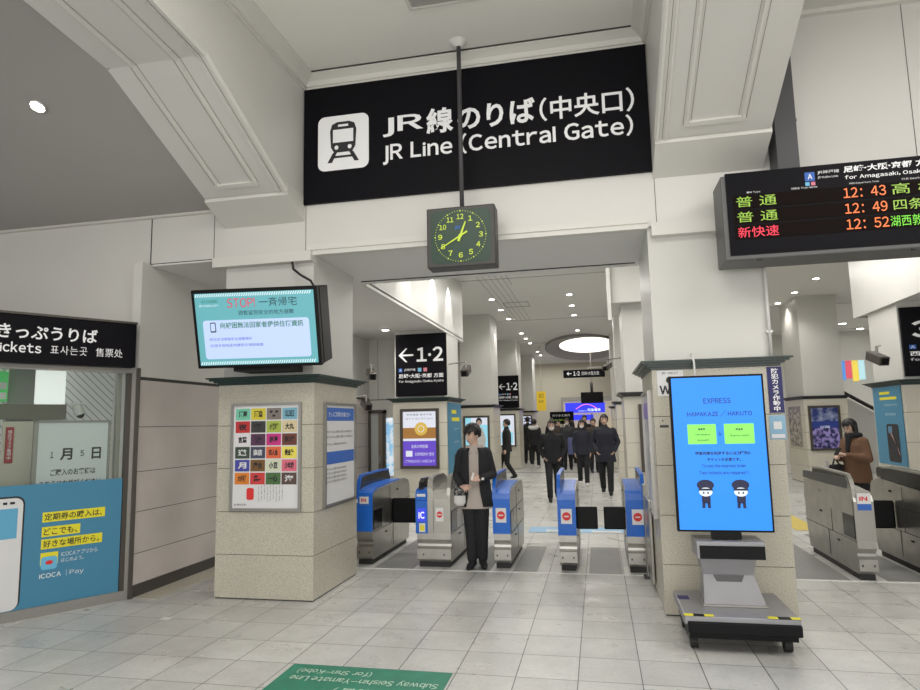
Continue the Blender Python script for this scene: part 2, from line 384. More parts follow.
# big arch beams running towards the viewer
def beam(name, x0, x1, z5, zf, kink, zt, inner, tag):
    yf = 5.22
    prof = [(HY, 5.3), (HY, zf+.02), (yf, zf+.03), (kink[0], kink[1]), (3.1, zt), (-6, zt), (-6, 5.3)]
    o = extrude_x(name, M['plaster'], prof, x0, x1); struct(o)
    # corbel wedge
    extrude_x('corbel', M['plaster_trim'], [(HY, zf+.1), (HY, z5), (yf+.02, zf), (yf+.02, zf+.1)], x0-.01, x1+.01, o)
    # mouldings following the soffit
    path = [(yf-.12, zf+.03+.12*(kink[1]-zf-.03)/(yf-kink[0])), kink, (3.1, zt), (-3, zt)]
    def strip(xa, xb, d):
        bm = bmesh.new()
        for (ya, za), (yb, zb) in zip(path[:-1], path[1:]):
            vs = [bm.verts.new(p) for p in ((xa, ya, za+.01), (xb, ya, za+.01), (xb, yb, zb+.01), (xa, yb, zb+.01), ((xa*.7+xb*.3), ya, za-d), ((xa*.3+xb*.7), ya, za-d), ((xa*.3+xb*.7), yb, zb-d), ((xa*.7+xb*.3), yb, zb-d))]
            for f in ((0, 3, 7, 4), (4, 7, 6, 5), (5, 6, 2, 1), (0, 4, 5, 1), (3, 2, 6, 7)): bm.faces.new([vs[i] for i in f])
        return bm
    w = x1-x0
    for a, b, d in ((.2, .245, .022), (w-.26, w-.215, .022)):
        link('panel_moulding', strip(x0+a, x0+b, d), M['plaster_trim'], o)
    for a in (.19, .25, w-.27, w-.21): link('panel_groove', strip(x0+a, x0+a+.008, .004), M['groove'], o)
    q = path[0]; sl = (kink[1]-zf-.03)/(yf-kink[0])
    bm = bmesh.new(); addbox(bm, x0+.2, x1-.215, -.022, .022, -.02, .01)
    bmesh.ops.rotate(bm, cent=(0, 0, 0), matrix=Matrix.Rotation(-math.atan(sl), 3, 'X'), verts=bm.verts); bmesh.ops.translate(bm, vec=(0, q[0], q[1]), verts=bm.verts)
    link('panel_moulding', bm, M['plaster_trim'], o)
    e = x1 if inner == 1 else x0
    path[0] = (yf, zf+.03)
    s = inner
    link('edge_moulding', strip(min(e-s*.09, e-s*.055), max(e-s*.09, e-s*.055), .015), M['plaster_trim'], o)
    link('panel_groove', strip(min(e-s*.05, e-s*.04), max(e-s*.05, e-s*.04), .003), M['groove'], o)
    bm = strip(min(e-s*.03, e+s*.02), max(e-s*.03, e+s*.02), .02); link('edge_moulding', bm, M['plaster_trim'], o)
    return o
beam('trim_13', -3.53, -2.7, 3.54, 3.69, (3.95, 4.3), 4.37, 1, 'left')
beam('trim_14', .57, 1.44, 3.64, 3.80, (4.0, 4.38), 4.4, -1, 'right')
# left vaulted ceiling
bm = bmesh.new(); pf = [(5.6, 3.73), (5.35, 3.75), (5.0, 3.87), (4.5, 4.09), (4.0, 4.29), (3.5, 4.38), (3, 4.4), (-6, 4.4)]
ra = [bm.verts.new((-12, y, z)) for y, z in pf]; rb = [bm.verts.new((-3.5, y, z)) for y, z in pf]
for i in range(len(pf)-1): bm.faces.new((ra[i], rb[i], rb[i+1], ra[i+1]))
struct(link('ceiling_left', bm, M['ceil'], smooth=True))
struct(boxes('trim_15', M['plaster_trim'], [(-12, -3.5, 5.55, 5.6, 3.712, 3.735)]))
struct(box('ceiling_right', M['plaster'], 1.44, 8, -6, 5.7, 4.97, 5.1))
struct(box('trim_16', M['plaster_trim'], 1.44, 8, HY-.05, HY, 4.93, 4.97))

def lamp(name, label, loc, r=.07, nrm=(0, 0, -1), group=None, energy=0, cone=120, strength=None):
    t = thing(name, label, 'ceiling light', loc, group=group)
    t.rotation_euler = Vector(nrm).to_track_quat('-Z', 'Y').to_euler()
    bm = bmesh.new(); bmesh.ops.create_cone(bm, cap_ends=True, segments=20, radius1=r*1.2, radius2=r*1.25, depth=.012, matrix=Matrix.Translation((0, 0, -.004)))
    link('trim_ring', bm, M['whitep'], t)
    bm = bmesh.new(); bmesh.ops.create_circle(bm, cap_ends=True, segments=20, radius=r, matrix=Matrix.Translation((0, 0, -.013)))
    link('lens', bm, M['glow'], t)
    if energy:
        ld = D.lights.new('spot', 'SPOT'); ld.energy = energy; ld.spot_size = math.radians(cone); ld.spot_blend = .8; ld.shadow_soft_size = .12; ld.color = (1, .96, .89)
        lo = D.objects.new('spot', ld); COL.objects.link(lo); lo.location = Vector(loc)+Vector(nrm)*.06; lo.rotation_euler = (0, 0, 0)
    return t
# downlight on the sloping left ceiling
lamp('downlight', 'round downlight glowing alone in the left ceiling', (-4.36, 4.16, 4.215), .05, (0, -.42, -1))

# ------------------------------------------------------------------ nave and aisles behind the header
struct(box('ceiling_nave', M['ceil_nave'], -5, 12, 7, 34, 4.4, 4.5))
struct(boxes('trim_17', M['seam'], [(-2.6, 12, y, y+.02, 4.394, 4.402) for y in (12.4, 17.8, 23.2, 28.6)] + [(-1.62, -1.61, 7, 13, 4.394, 4.402)] + [(-1.72-i*.12, -1.714-i*.12, 7, 17.8, 4.394, 4.402) for i in range(5)]))
struct(boxes('trim_18', M['seam'], [(-2.1, -1.5, 15.0, 15.01, 4.39, 4.401), (-2.1, -1.5, 15.6, 15.61, 4.39, 4.401), (-2.1, -2.09, 15.0, 15.6, 4.39, 4.401), (-1.51, -1.5, 15, 15.6, 4.39, 4.401)]))
struct(boxes('ceiling_aisle', M['ceil_nave'], [(-4.4, -2.6, 7.05, 12.62, 3.24, 3.26)]))
struct(boxes('wall_bulkhead_left', M['shaft'], [(-2.64, -2.6, 7.05, 12.65, 3.2, 4.4), (-4.4, -2.64, 12.6, 12.65, 3.2, 4.4)]))
struct(boxes('ceiling_aisle_right', M['ceil_nave'], [(4.05, 9, 7.05, 11.0, 3.1, 3.12)]))
struct(boxes('wall_bulkhead_right', M['shaft'], [(4.02, 4.06, 7.05, 11.1, 3.08, 4.4), (4.06, 9, 11.05, 11.1, 3.08, 4.4)]))
wb = struct(box('wall_aisle_end', M['shaft'], -4.4, -3.55, 12.0, 12.1, 0, 3.24))
boxes('joint', M['gap'], [(-4.37, -3.55, 11.994, 12.01, 2.05, 2.065), (-4.19, -4.185, 11.995, 12.01, 2.06, 3.24)], wb)
dr = struct(boxes('door_1', M['dsteel'], [(-4.37, -4.32, 11.93, 12, 0, 1.84), (-4.08, -4.02, 11.93, 12, 0, 1.84), (-4.37, -4.02, 11.93, 12, 1.8, 1.86)]))
box('leaf', mat('frosted glass door leaf', (.45, .47, .46), .25), -4.32, -4.17, 11.96, 11.99, 0, 1.8, dr)
box('leaf', mat('brown door leaf', (.2, .17, .14), .4), -4.17, -4.08, 11.95, 11.99, 0, 1.8, dr)
rod('door_handle', M['alu'], [(-4.13, 11.92, .8), (-4.13, 11.92, 1.0)], .015, dr)
struct(box('wall_far_left', M['shaft'], -4.9, -4.8, 12.1, 34, 0, 4.45))
fb = struct(box('wall_back', mat('warm far wall', (.6, .57, .47), .5), -5, 6, 32, 32.1, 0, 4.45))
struct(box('wall_back_right', M['shaft'], 6, 12, 24, 24.1, 0, 4.45))
struct(box('wall_right', M['shaft'], 11.9, 12, 7, 24, 0, 4.45))
struct(box('wall_front_right', M['plaster'], 7.9, 8, -1, 5.7, 0, 5.1))

# ------------------------------------------------------------------ pillars
def cap_mesh(x0, x1, y0, y1, z0, z1, o1):
    bm = bmesh.new(); steps = [(0, .3), (.35, .55), (.7, .8), (1, 1)]
    zz = [z0 + (z1-z0)*k for k in (0, .3, .55, .8, 1)]
    for i, (k, _) in enumerate([(.12, 0), (.42, 0), (.75, 0), (1., 0)]):
        o = o1*k; addbox(bm, x0-o, x1+o, y0-o, y1+o, zz[i], zz[i+1])
    return bm
def pillar(label, x0, x1, y0, y1, top, clad='granite', capm='cap', zc=1.98, group=None, courses=(.01, .4, .79, 1.19, 1.59), inset=.03, ov=.09):
    t = thing('pillar', label, 'pillar', ((x0+x1)/2, (y0+y1)/2, 0), group=group)
    cx, cy = (x0+x1)/2, (y0+y1)/2; a, b, c, d = x0-cx, x1-cx, y0-cy, y1-cy
    L = list(courses)+[zc]; bm = bmesh.new(); g = .0025
    for i in range(len(L)-1): addbox(bm, a, b, c, d, L[i]+g, L[i+1]-g)
    link('cladding', bm, M[clad], t)
    box('core', M['gap'], a+.008, b-.008, c+.008, d-.008, 0, zc, t)
    link('cap_moulding', cap_mesh(a, b, c, d, zc, zc+.07, ov), M[capm], t)
    box('shaft', M['shaft'], a+inset, b-inset, c+inset, d-inset, zc+.07, top, t, bev=.004)
    return t
P1 = pillar('front left speckled beige granite pillar with dark green cap under the television', -3.57, -2.58, 5.6, 6.68, 3.22)
P2 = pillar('front right speckled beige granite pillar with dark green cap behind the tall blue screen', .46, 1.45, 5.6, 6.8, 3.22)
pillar('cream pillar with black cap carrying the large 1·2 sign', -3.56, -2.58, 11, 12.2, 4.4, 'cream', 'cap', .0 + 1.96)
pillar('cream pillar with black cap and sky blue poster behind the man at the gate', -3.5, -2.62, 16.4, 17.6, 4.4, 'cream', 'cap2', 1.96)
pillar('cream pillar with small 1·2 sign, farther left row', -3.5, -2.6, 21.8, 23, 4.4, 'cream', 'cap2', 1.96)
pillar('cream pillar farthest back in the left row', -3.5, -2.6, 27.2, 28.4, 4.4, 'cream', 'cap2', 1.96)
pb = pillar('cream pillar with black cap just behind the front right granite pillar', .44, 1.4, 11, 12.2, 3.5, 'cream', 'cap2', 1.95)
struct(boxes('wall_pier_upper', M['shaft'], [(.3, 1.6, 10.8, 12.2, 3.5, 4.4), (.24, .3, 10.7, 10.78, 3.2, 4.3)]))
pillar('narrow cream pillar second behind the front right pillar', .46, 1.4, 16.4, 17.6, 4.4, 'cream', 'cap2', 1.95)
pillar('cream pillar third behind the front right pillar', .46, 1.4, 21.8, 23, 4.4, 'cream', 'cap2', 1.95)
pillar('cream pillar with deep blue city poster behind the right gates', 4.72, 5.64, 16.4, 17.9, 4.4, 'cream', 'cap2', 1.96)
pillar('white pillar with teal phone poster and platform 3 sign at right edge', 4.05, 5.6, 9.75, 10.75, 4.4, 'cream', 'cap', 1.96)

# ------------------------------------------------------------------ ticket office at left (angled front)
TR = math.atan2(.844, .536)
T = thing('ticket_office', 'angled ticket office front with black sign board and glass at left', 'ticket office', (-4.40, 5.49, 0), (0, 0, TR))
SB = box('sign_board', M['signblack'], -2.6, -.07, -.16, .02, 2.165, 2.58, T, bev=.006)
box('top_rail', M['dsteel'], -2.6, -.065, -.17, .03, 2.58, 2.6, T)
box('light_stop_roof', M['plaster'], -2.6, -.075, .03, 1.95, 2.575, 2.6, T)  # unseen roof added to keep office light off the wall above
boxes('window_frame', M['alu'], [(-.05, -.015, -.03, .04, 0, 2.17), (-2.6, -.05, -.03, .04, 2.12, 2.17), (-2.6, -.05, -.035, .04, 0, .085)], T)
boxes('jamb', M['dsteel'], [(-.015, .02, -.05, .05, 0, 2.17), (-.09, -.05, -.02, .03, .085, 2.12)], T)
box('glass', M['glass'], -2.6, -.09, -.004, .004, .085, 2.12, T)
text('sign_lettering', 'きっぷうりば', M['white'], -1.175, 2.37, .765, .125, -.163, T, .02)
text('sign_lettering', 'Tickets', M['white'], -1.215, 2.25, .365, .09, -.163, T, .02)
text('sign_lettering', '표사는곳', M['white'], -.78, 2.25, .29, .08, -.163, T)
text('sign_lettering', '售票处', M['white'], -.42, 2.25, .23, .08, -.163, T)
# counter front poster (teal)
tw = thing('window_advert', 'teal advertising sheet with white phone on the ticket office glass', 'poster', (-4.40, 5.49, 0), (0, 0, TR))
box('sheet', M['teal'], -2.6, -.095, -.012, -.006, .085, 1.12, tw)
for z, w, s in ((.79, .5, '定期券の購入は、'), (.665, .3, 'どこでも、'), (.56, .485, '好きな場所から。')):
    rects('yellow_bar', M['yellow'], [(-.735, z-.005, -.735+w, z+.08)], -.014, tw)
    text('lettering', s, M['ink'], -.72, z+.008, w-.04, .06, -.016, tw, .01)
rects('app_icon', M['yellow'], [(-.735, .42, -.6, .525)], -.014, tw)
poly('app_icon_pin', mat('light blue print', (.15, .5, .75), .5), rrect(-.73, .38, -.605, .49, .025), -.016, tw)
poly('app_icon_eye', M['red'], disc_pts(-.667, .44, .03, 16, .018), -.018, tw)
text('lettering', 'ICOCAアプリから', M['tealtext'], -.575, .475, .29, .04, -.015, tw)
text('lettering', 'はじめよう。', M['tealtext'], -.575, .425, .18, .035, -.015, tw)
text('lettering', 'ICOCA', M['tealtext'], -.735, .31, .165, .04, -.015, tw, .02)
text('lettering', '| Pay', M['tealtext'], -.53, .3, .14, .055, -.015, tw)
poly('phone_edge', M['ink'], rrect(-1.6, .0+.09, -.87, 1.03, .07), -.014, tw)
poly('phone_body', M['paper'], rrect(-1.6, .0+.09, -.883, 1.015, .06), -.0155, tw)
rects('phone_picture', mat('light blue phone screen', (.12, .4, .62), .4), [(-1.6, .68, -.92, .93)], -.017, tw)
boxes('sensor', M['ink'], [(-.98, -.945, -.019, -.016, .965, .985), (-1.03, -1.0, -.019, -.016, .965, .985)], tw)
# inside the office
ti = thing('office_interior', 'pale room with grey posts seen through the ticket window', 'office', (-4.40, 5.49, 0), (0, 0, TR))
box('rear_wall', M['shaft'], -3.2, -.1, 1.9, 1.95, 0, 2.55, ti)
bm = bmesh.new(); vs = [bm.verts.new(p) for p in ((-3.2, .1, 2.56), (-.1, .1, 2.56), (-.1, 1.9, 2.3), (-3.2, 1.9, 2.3))]; bm.faces.new(vs)
link('slatted_ceiling', bm, M['slat'], ti)
bm = bmesh.new(); vs = [bm.verts.new(p) for p in ((-1.0, .6, 1.2), (-.02, .6, 1.2), (-.02, .59, 2.5), (-1.0, .59, 2.5))]; bm.faces.new(vs)
so = link('slatted_screen', bm, M['slat'], ti); so.rotation_euler = (0, .0, 0)
box('end_post', M['alu'], -.15, -.11, .06, .12, 0, 2.5, ti)
box('grey_post', mat('grey post', (.3, .3, .29), .6), -.96, -.75, .45, .6, 0, 2.5, ti)
box('office_lower_wall', M['cream'], -1.0, -.7, .33, .37, 0, 1.67, ti)
box('light_panel', M['backlit'], -.75, -.49, .47, .49, 1.83, 2.5, ti)
box('light_panel_lower', M['whitep'], -.75, -.49, .47, .49, 1.2, 1.83, ti)
box('dark_band', mat('dark transom', (.16, .15, .12), .4), -1.7, -.49, .4, .42, 1.69, 1.83, ti)
gp = thing('green_poster', 'bright green notice at far left inside the ticket window', 'poster', (-4.40, 5.49, 0), (0, 0, TR))
box('sheet', mat('bright green sheet', (.05, .5, .12), .5, emit=(.05, .5, .12), es=.4), -1.7, -.99, .3, .305, 1.85, 2.12, gp)
rects('paper', M['paper'], [(-1.7, 1.96, -1.0, 2.02), (-1.7, 1.87, -1.0, 1.93)], .298, gp)
rn = thing('red_notice', 'narrow red vertical notice with white characters inside the ticket office', 'notice', (-4.40, 5.49, 0), (0, 0, TR))
box('sheet', mat('dark red sheet', (.4, .02, .03), .5), -.98, -.92, .31, .325, 1.3, 1.62, rn)
text('lettering', '現在マスク着用中', M['white'], -.967, 1.33, .034, .26, .307, rn, vertical=True)
fl = thing('flower_pot', 'small pink flowers standing low behind the ticket office glass at far left', 'flowers', (-4.40, 5.49, 0), (0, 0, TR))
bm = bmesh.new()
for i in range(14):
    bmesh.ops.create_icosphere(bm, subdivisions=1, radius=.03, matrix=Matrix.Translation((-1.13+random.uniform(-.06, .06), .25+random.uniform(-.05, .05), 1.22+random.uniform(-.06, .1))))
link('blossom', bm, mat('pink petals', (.7, .06, .2), .6), fl)
bm = bmesh.new(); bmesh.ops.create_cone(bm, cap_ends=True, segments=16, radius1=.06, radius2=.085, depth=.16, matrix=Matrix.Translation((-1.13, .25, 1.08))); link('pot', bm, M['black'], fl)
sh = box('shelf', M['grey'], -1.6, -.14, .12, .4, .97, 1.0, ti)
# surveillance camera inside the office
def dome_camera(label, loc, rot=(0, 0, 0), group=None):
    t = thing('security_camera', label, 'camera', loc, rot, group)
    bm = bmesh.new(); bmesh.ops.create_cone(bm, cap_ends=True, segments=16, radius1=.05, radius2=.04, depth=.1, matrix=Matrix.Translation((0, 0, 0)))
    bmesh.ops.rotate(bm, cent=(0, 0, 0), matrix=Matrix.Rotation(-.35, 3, 'Y'), verts=bm.verts); link('housing', bm, M['whitep'], t)
    bm = bmesh.new(); bmesh.ops.create_uvsphere(bm, u_segments=14, v_segments=8, radius=.036, matrix=Matrix.Translation((.02, 0, -.05))); link('lens', bm, M['black'], t)
    box('mount', M['whitep'], -.07, .07, -.02, .02, .05, .065, t)
    return t
Tm = Matrix.Translation((-4.40, 5.49, 0)) @ Matrix.Rotation(TR, 4, 'Z')
dome_camera('white dome security camera seen through the ticket window', Tm @ Vector((-.4, .36, 1.78)), (0, 0, TR))
# white notice board with the date
wbd = thing('notice_board', 'white standing board showing 1月5日 behind the ticket window', 'board', (-4.40, 5.49, 0), (0, 0, TR))
box('panel', mat('pale grey board', (.62, .66, .67), .35, emit=(.5, .53, .54), es=.25), -.79, -.2, .1, .12, .7, 1.65, wbd)  # board glows slightly to look lit in the dim office
boxes('frame', M['alu'], [(-.815, -.78, .085, .125, .7, 1.67), (-.205, -.185, .085, .125, .7, 1.67), (-.815, -.185, .085, .125, 1.65, 1.67)], wbd)
for s, x, z, w, h, bo in (('1', -.675, 1.335, .022, .055, .025), ('月', -.6, 1.31, .1, .11, .03), ('5', -.435, 1.34, .03, .055, .025), ('日', -.34, 1.31, .08, .11, .03)):
    text('lettering', s, M['ink'], x, z, w, h, .095, wbd, bo)
text('lettering', 'ご購入のお客様は', M['ink'], -.67, 1.175, .37, .06, .095, wbd, .02)
text('lettering', 'こちらにお並びください', M['ink'], -.75, 1.075, .5, .06, .095, wbd, .02)
boxes('leg', M['alu'], [(-.81, -.79, .1, .12, 0, .7), (-.205, -.185, .1, .12, 0, .7)], wbd)
struct(box('wall_office_top', M['plaster'], -6.6, -4.47, 6.9, 7.0, 0, 3.3))

# ------------------------------------------------------------------ posters on pillars
def frame_part(t, x0, z0, x1, z1, m, w=.025, y=0, d=.03):
    boxes('frame', m, [(x0, x1, y-d, y, z0, z0+w), (x0, x1, y-d, y, z1-w, z1), (x0, x0+w, y-d, y, z0+w, z1-w), (x1-w, x1, y-d, y, z0+w, z1-w)], t)
pt = thing('framed_poster', 'framed poster with a grid of small coloured cards on the front left pillar', 'poster', (-3.42, 5.6, .8))
frame_part(pt, 0, 0, .72, 1.0, M['alu'])
box('sheet', M['paper'], .02, .70, -.012, 0, .02, .98, pt)
cols = [(120, 200, 170), (215, 200, 60), (130, 120, 115), (120, 175, 195), (190, 50, 50), (60, 60, 60), (170, 185, 80), (215, 200, 160), (225, 220, 225), (85, 50, 80), (200, 50, 130), (110, 60, 50), (60, 75, 65), (70, 75, 95), (225, 105, 65), (235, 220, 95), (70, 75, 160), (120, 85, 45), (210, 215, 190), (220, 110, 130), (220, 130, 50), (205, 65, 65), (75, 110, 65), (90, 70, 65)]
words_ = ['酒蔵', '酒造', '∵', 'OLDIES', '夜', '灯', '小料理', '大丸', '言葉', '牧', '浪漫', '夢の湯', '道', '商店', '四人会', '黄金糖', '月', '屋台', '小豆', '少年団', '大相撲', '祭', '一心', '海']
for i, c in enumerate(cols):
    r, q = divmod(i, 4); x = .045+q*.16; z = .955-.113-r*.12
    rects('card', mat('card print', srgb(*c), .4), [(x, z, x+.15, z+.108)], -.014, pt)
    text('card_lettering', words_[i], M['ink'] if i not in (12, 13, 16, 23) else M['paper'], x+.03, z+.025, .09, .06, -.016, pt, .04)
poly('red_seal', M['red'], rrect(.17, .1, .245, .21, .02), -.014, pt)
for i in range(9): text('column_lettering', '神戸の酒場と町並み', M['ink'], .29+i*.03, .08+(i % 3)*.012, .009, .14, -.014, pt, vertical=True)
text('caption', 'JR西日本', M['ink'], .04, .045, .13, .02, -.014, pt)
# blue-white notice on the right flank of the front left pillar
RX = Matrix.Translation((-2.58, 5.8, .8)) @ Matrix.Rotation(PI/2, 4, 'Z')
pn = thing('framed_notice', 'framed white notice with blue bands on the side of the left granite pillar', 'poster', matrix=RX)
frame_part(pn, 0, 0, .8, 1.0, mat('dull steel frame', (.3, .29, .27), .35, .7))
box('sheet', M['paper'], .02, .78, -.012, 0, .02, .98, pn)
rects('blue_band', M['bluep'], [(.04, .82, .76, .95), (.04, .4, .76, .52)], -.014, pn)
text('lettering', 'きっぷご利用のお客さまへ', M['white'], .1, .86, .56, .05, -.016, pn)
for i, z in enumerate((.7, .65, .58, .34, .3, .26, .22)): text('lettering', 'のりかえのご案内と駅からのお知らせ', M['ink'], .06, z, .66 if i < 2 else .5, .025, -.014, pn)
# stickers on the right pillar
st = thing('wifi_sticker', 'small white W label on the front right pillar beside the blue screen', 'sticker', (.5, 5.6, 1.76))
box('sheet', M['paper'], 0, .21, -.004, 0, 0, .21, st)
text('lettering', 'W', M['ink'], .015, .015, .09, .07, -.006, st, .03); text('lettering', 'JR-WEST', M['ink'], .04, .175, .13, .022, -.006, st)
poly('wifi_mark', M['ink'], disc_pts(.1, .13, .03, 14), -.006, st)
st = thing('camera_notice', 'navy vertical strip reading 防犯カメラ作動中 on the right pillar', 'sign', (1.355, 5.6, 1.6))
box('sheet', M['navy'], 0, .11, -.006, 0, 0, .37, st)
text('lettering', '防犯カメラ作動中', M['white'], .028, .012, .055, .345, -.009, st, .02, vertical=True)
st = thing('blue_sticker', 'pale blue square sticker below the navy strip on the right pillar', 'sticker', (1.345, 5.6, 1.39))
box('sheet', mat('pale blue sticker', (.25, .45, .62), .4), 0, .12, -.004, 0, 0, .19, st)
rects('print', M['paper'], [(.01, .01, .11, .04), (.03, .08, .09, .14)], -.006, st)
st = thing('small_plate', 'small metal plate on the granite left of the blue screen', 'sign', (.5, 5.6, 1.5))
box('plate', M['grey'], 0, .07, -.004, 0, 0, .02, st); box('hole', M['ink'], .02, .03, -.005, 0, .05, .06, st)
# poster on left flank of right pillar
LX = Matrix.Translation((.46, 6.65, .72)) @ Matrix.Rotation(-PI/2, 4, 'Z')
pn = thing('framed_notice', 'framed poster on the left flank of the front right pillar', 'poster', matrix=LX)
frame_part(pn, 0, 0, .8, 1.1, M['alu']); box('sheet', poster_photo('bluish poster print', (.4, .42, .5), (.7, .7, .72), 4), .02, .78, -.012, 0, .02, 1.08, pn)
rects('purple_band', mat('lilac print', (.3, .22, .6), .5), [(.04, .85, .76, 1.0)], -.014, pn)
# steel barrier panel between last gate and right pillar
br = thing('barrier_panel', 'steel barrier panel between the last blue gate and the right pillar', 'barrier', (.44, 6.9, 0))
box('panel', M['steel2'], -.02, .012, -.55, .0, .06, .82, br, bev=.008)
box('post', M['steel'], -.03, .015, -.05, .03, 0, .92, br, bev=.01); box('foot', M['dgrey'], -.06, .018, -.08, .05, 0, .02, br)

def lightbox(label, x0, z0, x1, z1, Y, main, extra=None, fr='dsteel', group=None):
    t = thing('poster_lightbox', label, 'poster', (x0, Y, z0), group=group)
    w, h = x1-x0, z1-z0
    frame_part(t, 0, 0, w, h, M[fr], .05, 0, .05); box('lit_face', M[main], .04, w-.04, -.03, 0, .04, h-.04, t)
    if extra: extra(t, w, h)
    return t
def gold(t, w, h):
    rects('purple_field', M['ad_purple'], [(.05, .05, w-.05, h*.46)], -.032, t)
    rects('brown_field', M['ad_brown'], [(.05, h*.5, w-.05, h*.68)], -.033, t)
    poly('gold_coin', M['ad_gold'], disc_pts(w/2+.03, h*.66, .115), -.035, t)
    poly('gold_coin_core', M['ad_white'], disc_pts(w/2+.03, h*.66, .06), -.037, t); poly('gold_coin_heart', M['ad_gold'], disc_pts(w/2+.03, h*.66, .05), -.039, t)
    text('lettering', '世界遺産 都市の宝', M['scr_ink'], .12, h-.12, w-.24, .03, -.034, t); text('lettering', 'コインコレクション', M['scr_ink'], .1, h-.19, w-.2, .035, -.034, t)
    text('lettering', '金貨の特別展', M['ad_white'], .2, h*.34, w-.4, .06, -.036, t)
    rects('white_box', M['ad_white'], [(.1, h*.2, .22, h*.2+.1)], -.036, t)
    text('lettering', '好評発売中 受付', M['ad_white'], .27, h*.21, w-.36, .06, -.036, t); text('lettering', 'ご予約はお近くの窓口まで', M['ad_white'], .08, h*.1, w-.16, .05, -.036, t)
lightbox('purple and white lit poster with a gold coin on the cream pillar', -3.42, .8, -2.72, 1.84, 11, 'ad_white', gold)
def girl(t, w, h):
    rects('sky_field', M['ad_sky'], [(.04, .04, .2, h-.04), (w*.62, h*.1, w-.04, h*.8)], -.032, t)
    poly('printed_hair', M['ink'], disc_pts(w*.6, h*.87, .08, 16, .1), -.034, t); poly('printed_face', mat('printed face', (.7, .5, .42), .5), disc_pts(w*.6, h*.84, .055, 16, .07), -.036, t)
    poly('printed_dress', M['paper'], [(w*.5, h*.74), (w*.72, h*.74), (w*.85, h*.5), (w*.8, h*.2), (w*.4, h*.2), (w*.42, h*.55)], -.034, t)
lightbox('sky blue lit poster with a dark haired figure in white behind the gate', -3.4, .6, -2.72, 1.75, 16.4, 'ad_white', girl)
def papers(t, w, h): rects('panel', M['ad_sky'], [(.08, h*.1, w-.1, h*.45), (.12, h*.55, w-.2, h*.75)], -.032, t)
lightbox('pale lit notice poster on the left row pillar with the small 1·2 sign', -3.3, .75, -2.72, 1.85, 21.8, 'ad_white', papers)
def checks(t, w, h): rects('check', M['scr_navy'], [(.08+i*.12, .1+j*.12+(i % 2)*.06, .14+i*.12, .16+j*.12+(i % 2)*.06) for i in range(4) for j in range(7)], -.032, t)
lightbox('blue checked lit poster on the farthest left row pillar', -3.25, .8, -2.7, 1.85, 27.2, 'ad_white', checks)
def shoe(t, w, h):
    rects('dark_field', M['ink'], [(.06, h*.55, w-.06, h*.8), (.06, h*.25, w-.06, h*.4)], -.034, t)
lightbox('framed poster with dark pictures on the pillar behind the right granite pillar', .66, .72, 1.28, 1.82, 11, 'paper', shoe)
def city(t, w, h):
    poly('lit_cloud', poster_photo('night clouds', (.02, .04, .2), (.35, .4, .6), 5), [(.05, h*.65), (w-.05, h*.65), (w-.05, h-.05), (.05, h-.05)], -.033, t)
    rects('skyline', poster_photo('night city lights', (.01, .012, .06), (.25, .2, .45), 14, .3), [(.05, .05, w-.05, h*.5)], -.033, t)
    text('lettering', 'KOBE', M['ad_white'], w*.35, h*.5, w*.3, .05, -.036, t)
M['deep'] = mat('deep blue print', (.015, .03, .14), .3, emit=(.02, .04, .25), es=.3)
lightbox('deep blue night city poster in dark frame behind the right gates', 4.79, .77, 5.46, 1.8, 16.4, 'deep', city)
sd = thing('brochure_rack', 'narrow brochure rack on the side of the far right pillar', 'rack', matrix=Matrix.Translation((4.72, 17.6, .85)) @ Matrix.Rotation(-PI/2, 4, 'Z'))
frame_part(sd, 0, 0, .9, .95, M['alu']); box('back', poster_photo('leaflets', (.1, .1, .1), (.6, .55, .5), 12), .02, .88, -.02, 0, .02, .93, sd)
# teal phone posters
def phoneposter(label, mtx, w, h):
    t = thing('phone_poster', label, 'poster', matrix=mtx)
    box('sheet', M['teal'], 0, w, -.008, 0, 0, h, t)
    rects('yellow_bar', M['yellow'], [(w*.25, h*.9, w*.62, h*.935), (w*.25, h*.83, w*.85, h*.865)], -.01, t)
    text('lettering', 'ICOCAアプリ', M['tealtext'], w*.4, h*.75, w*.45, .03, -.01, t); text('lettering', 'ICOCA', M['tealtext'], w*.42, h*.63, w*.35, .03, -.01, t)
    poly('printed_phone', M['ink'], rrect(w*.4, h*.04, w*.82, h*.52, .05), -.011, t)
    poly('printed_phone_glow', mat('pale pink print', (.5, .3, .3), .4), [(w*.5, h*.42), (w*.56, h*.42), (w*.8, h*.12), (w*.8, h*.16)], -.013, t)
    poly('printed_phone_camera', mat('blue print', (.1, .25, .4), .4), rrect(w*.46, h*.4, w*.6, h*.49, .02), -.013, t)
phoneposter('teal phone poster on the flank of the cream pillar behind the man', Matrix.Translation((-2.575, 11.05, .0)) @ Matrix.Rotation(PI/2, 4, 'Z'), 1.1, 1.94)
phoneposter('teal phone poster on the flank of the white pillar at right', Matrix.Translation((4.045, 10.7, .86)) @ Matrix.Rotation(-PI/2, 4, 'Z'), .9, 1.1)
phoneposter('teal sheet on the end wall left of the cream pillar', Matrix.Translation((-3.86, 11.99, .3)), .3, 1.74)
wp = thing('lit_advert', 'bright blue white lit panel beside the far door at left', 'poster', (-4.02, 12.0, .6)); box('lit_face', poster_photo('bluish lit print', (.25, .5, .75), (.8, .85, .9), 8, .7), 0, .15, -.01, 0, 0, 1.1, wp)
wf = thing('framed_poster', 'silver framed poster at the right edge of the photo on the white pillar', 'poster', (4.4, 9.75, .75))
frame_part(wf, 0, 0, .9, 1.0, M['alu']); box('sheet', poster_photo('grey poster print', (.3, .32, .35), (.65, .65, .66), 4), .02, .88, -.01, 0, .02, .98, wf)

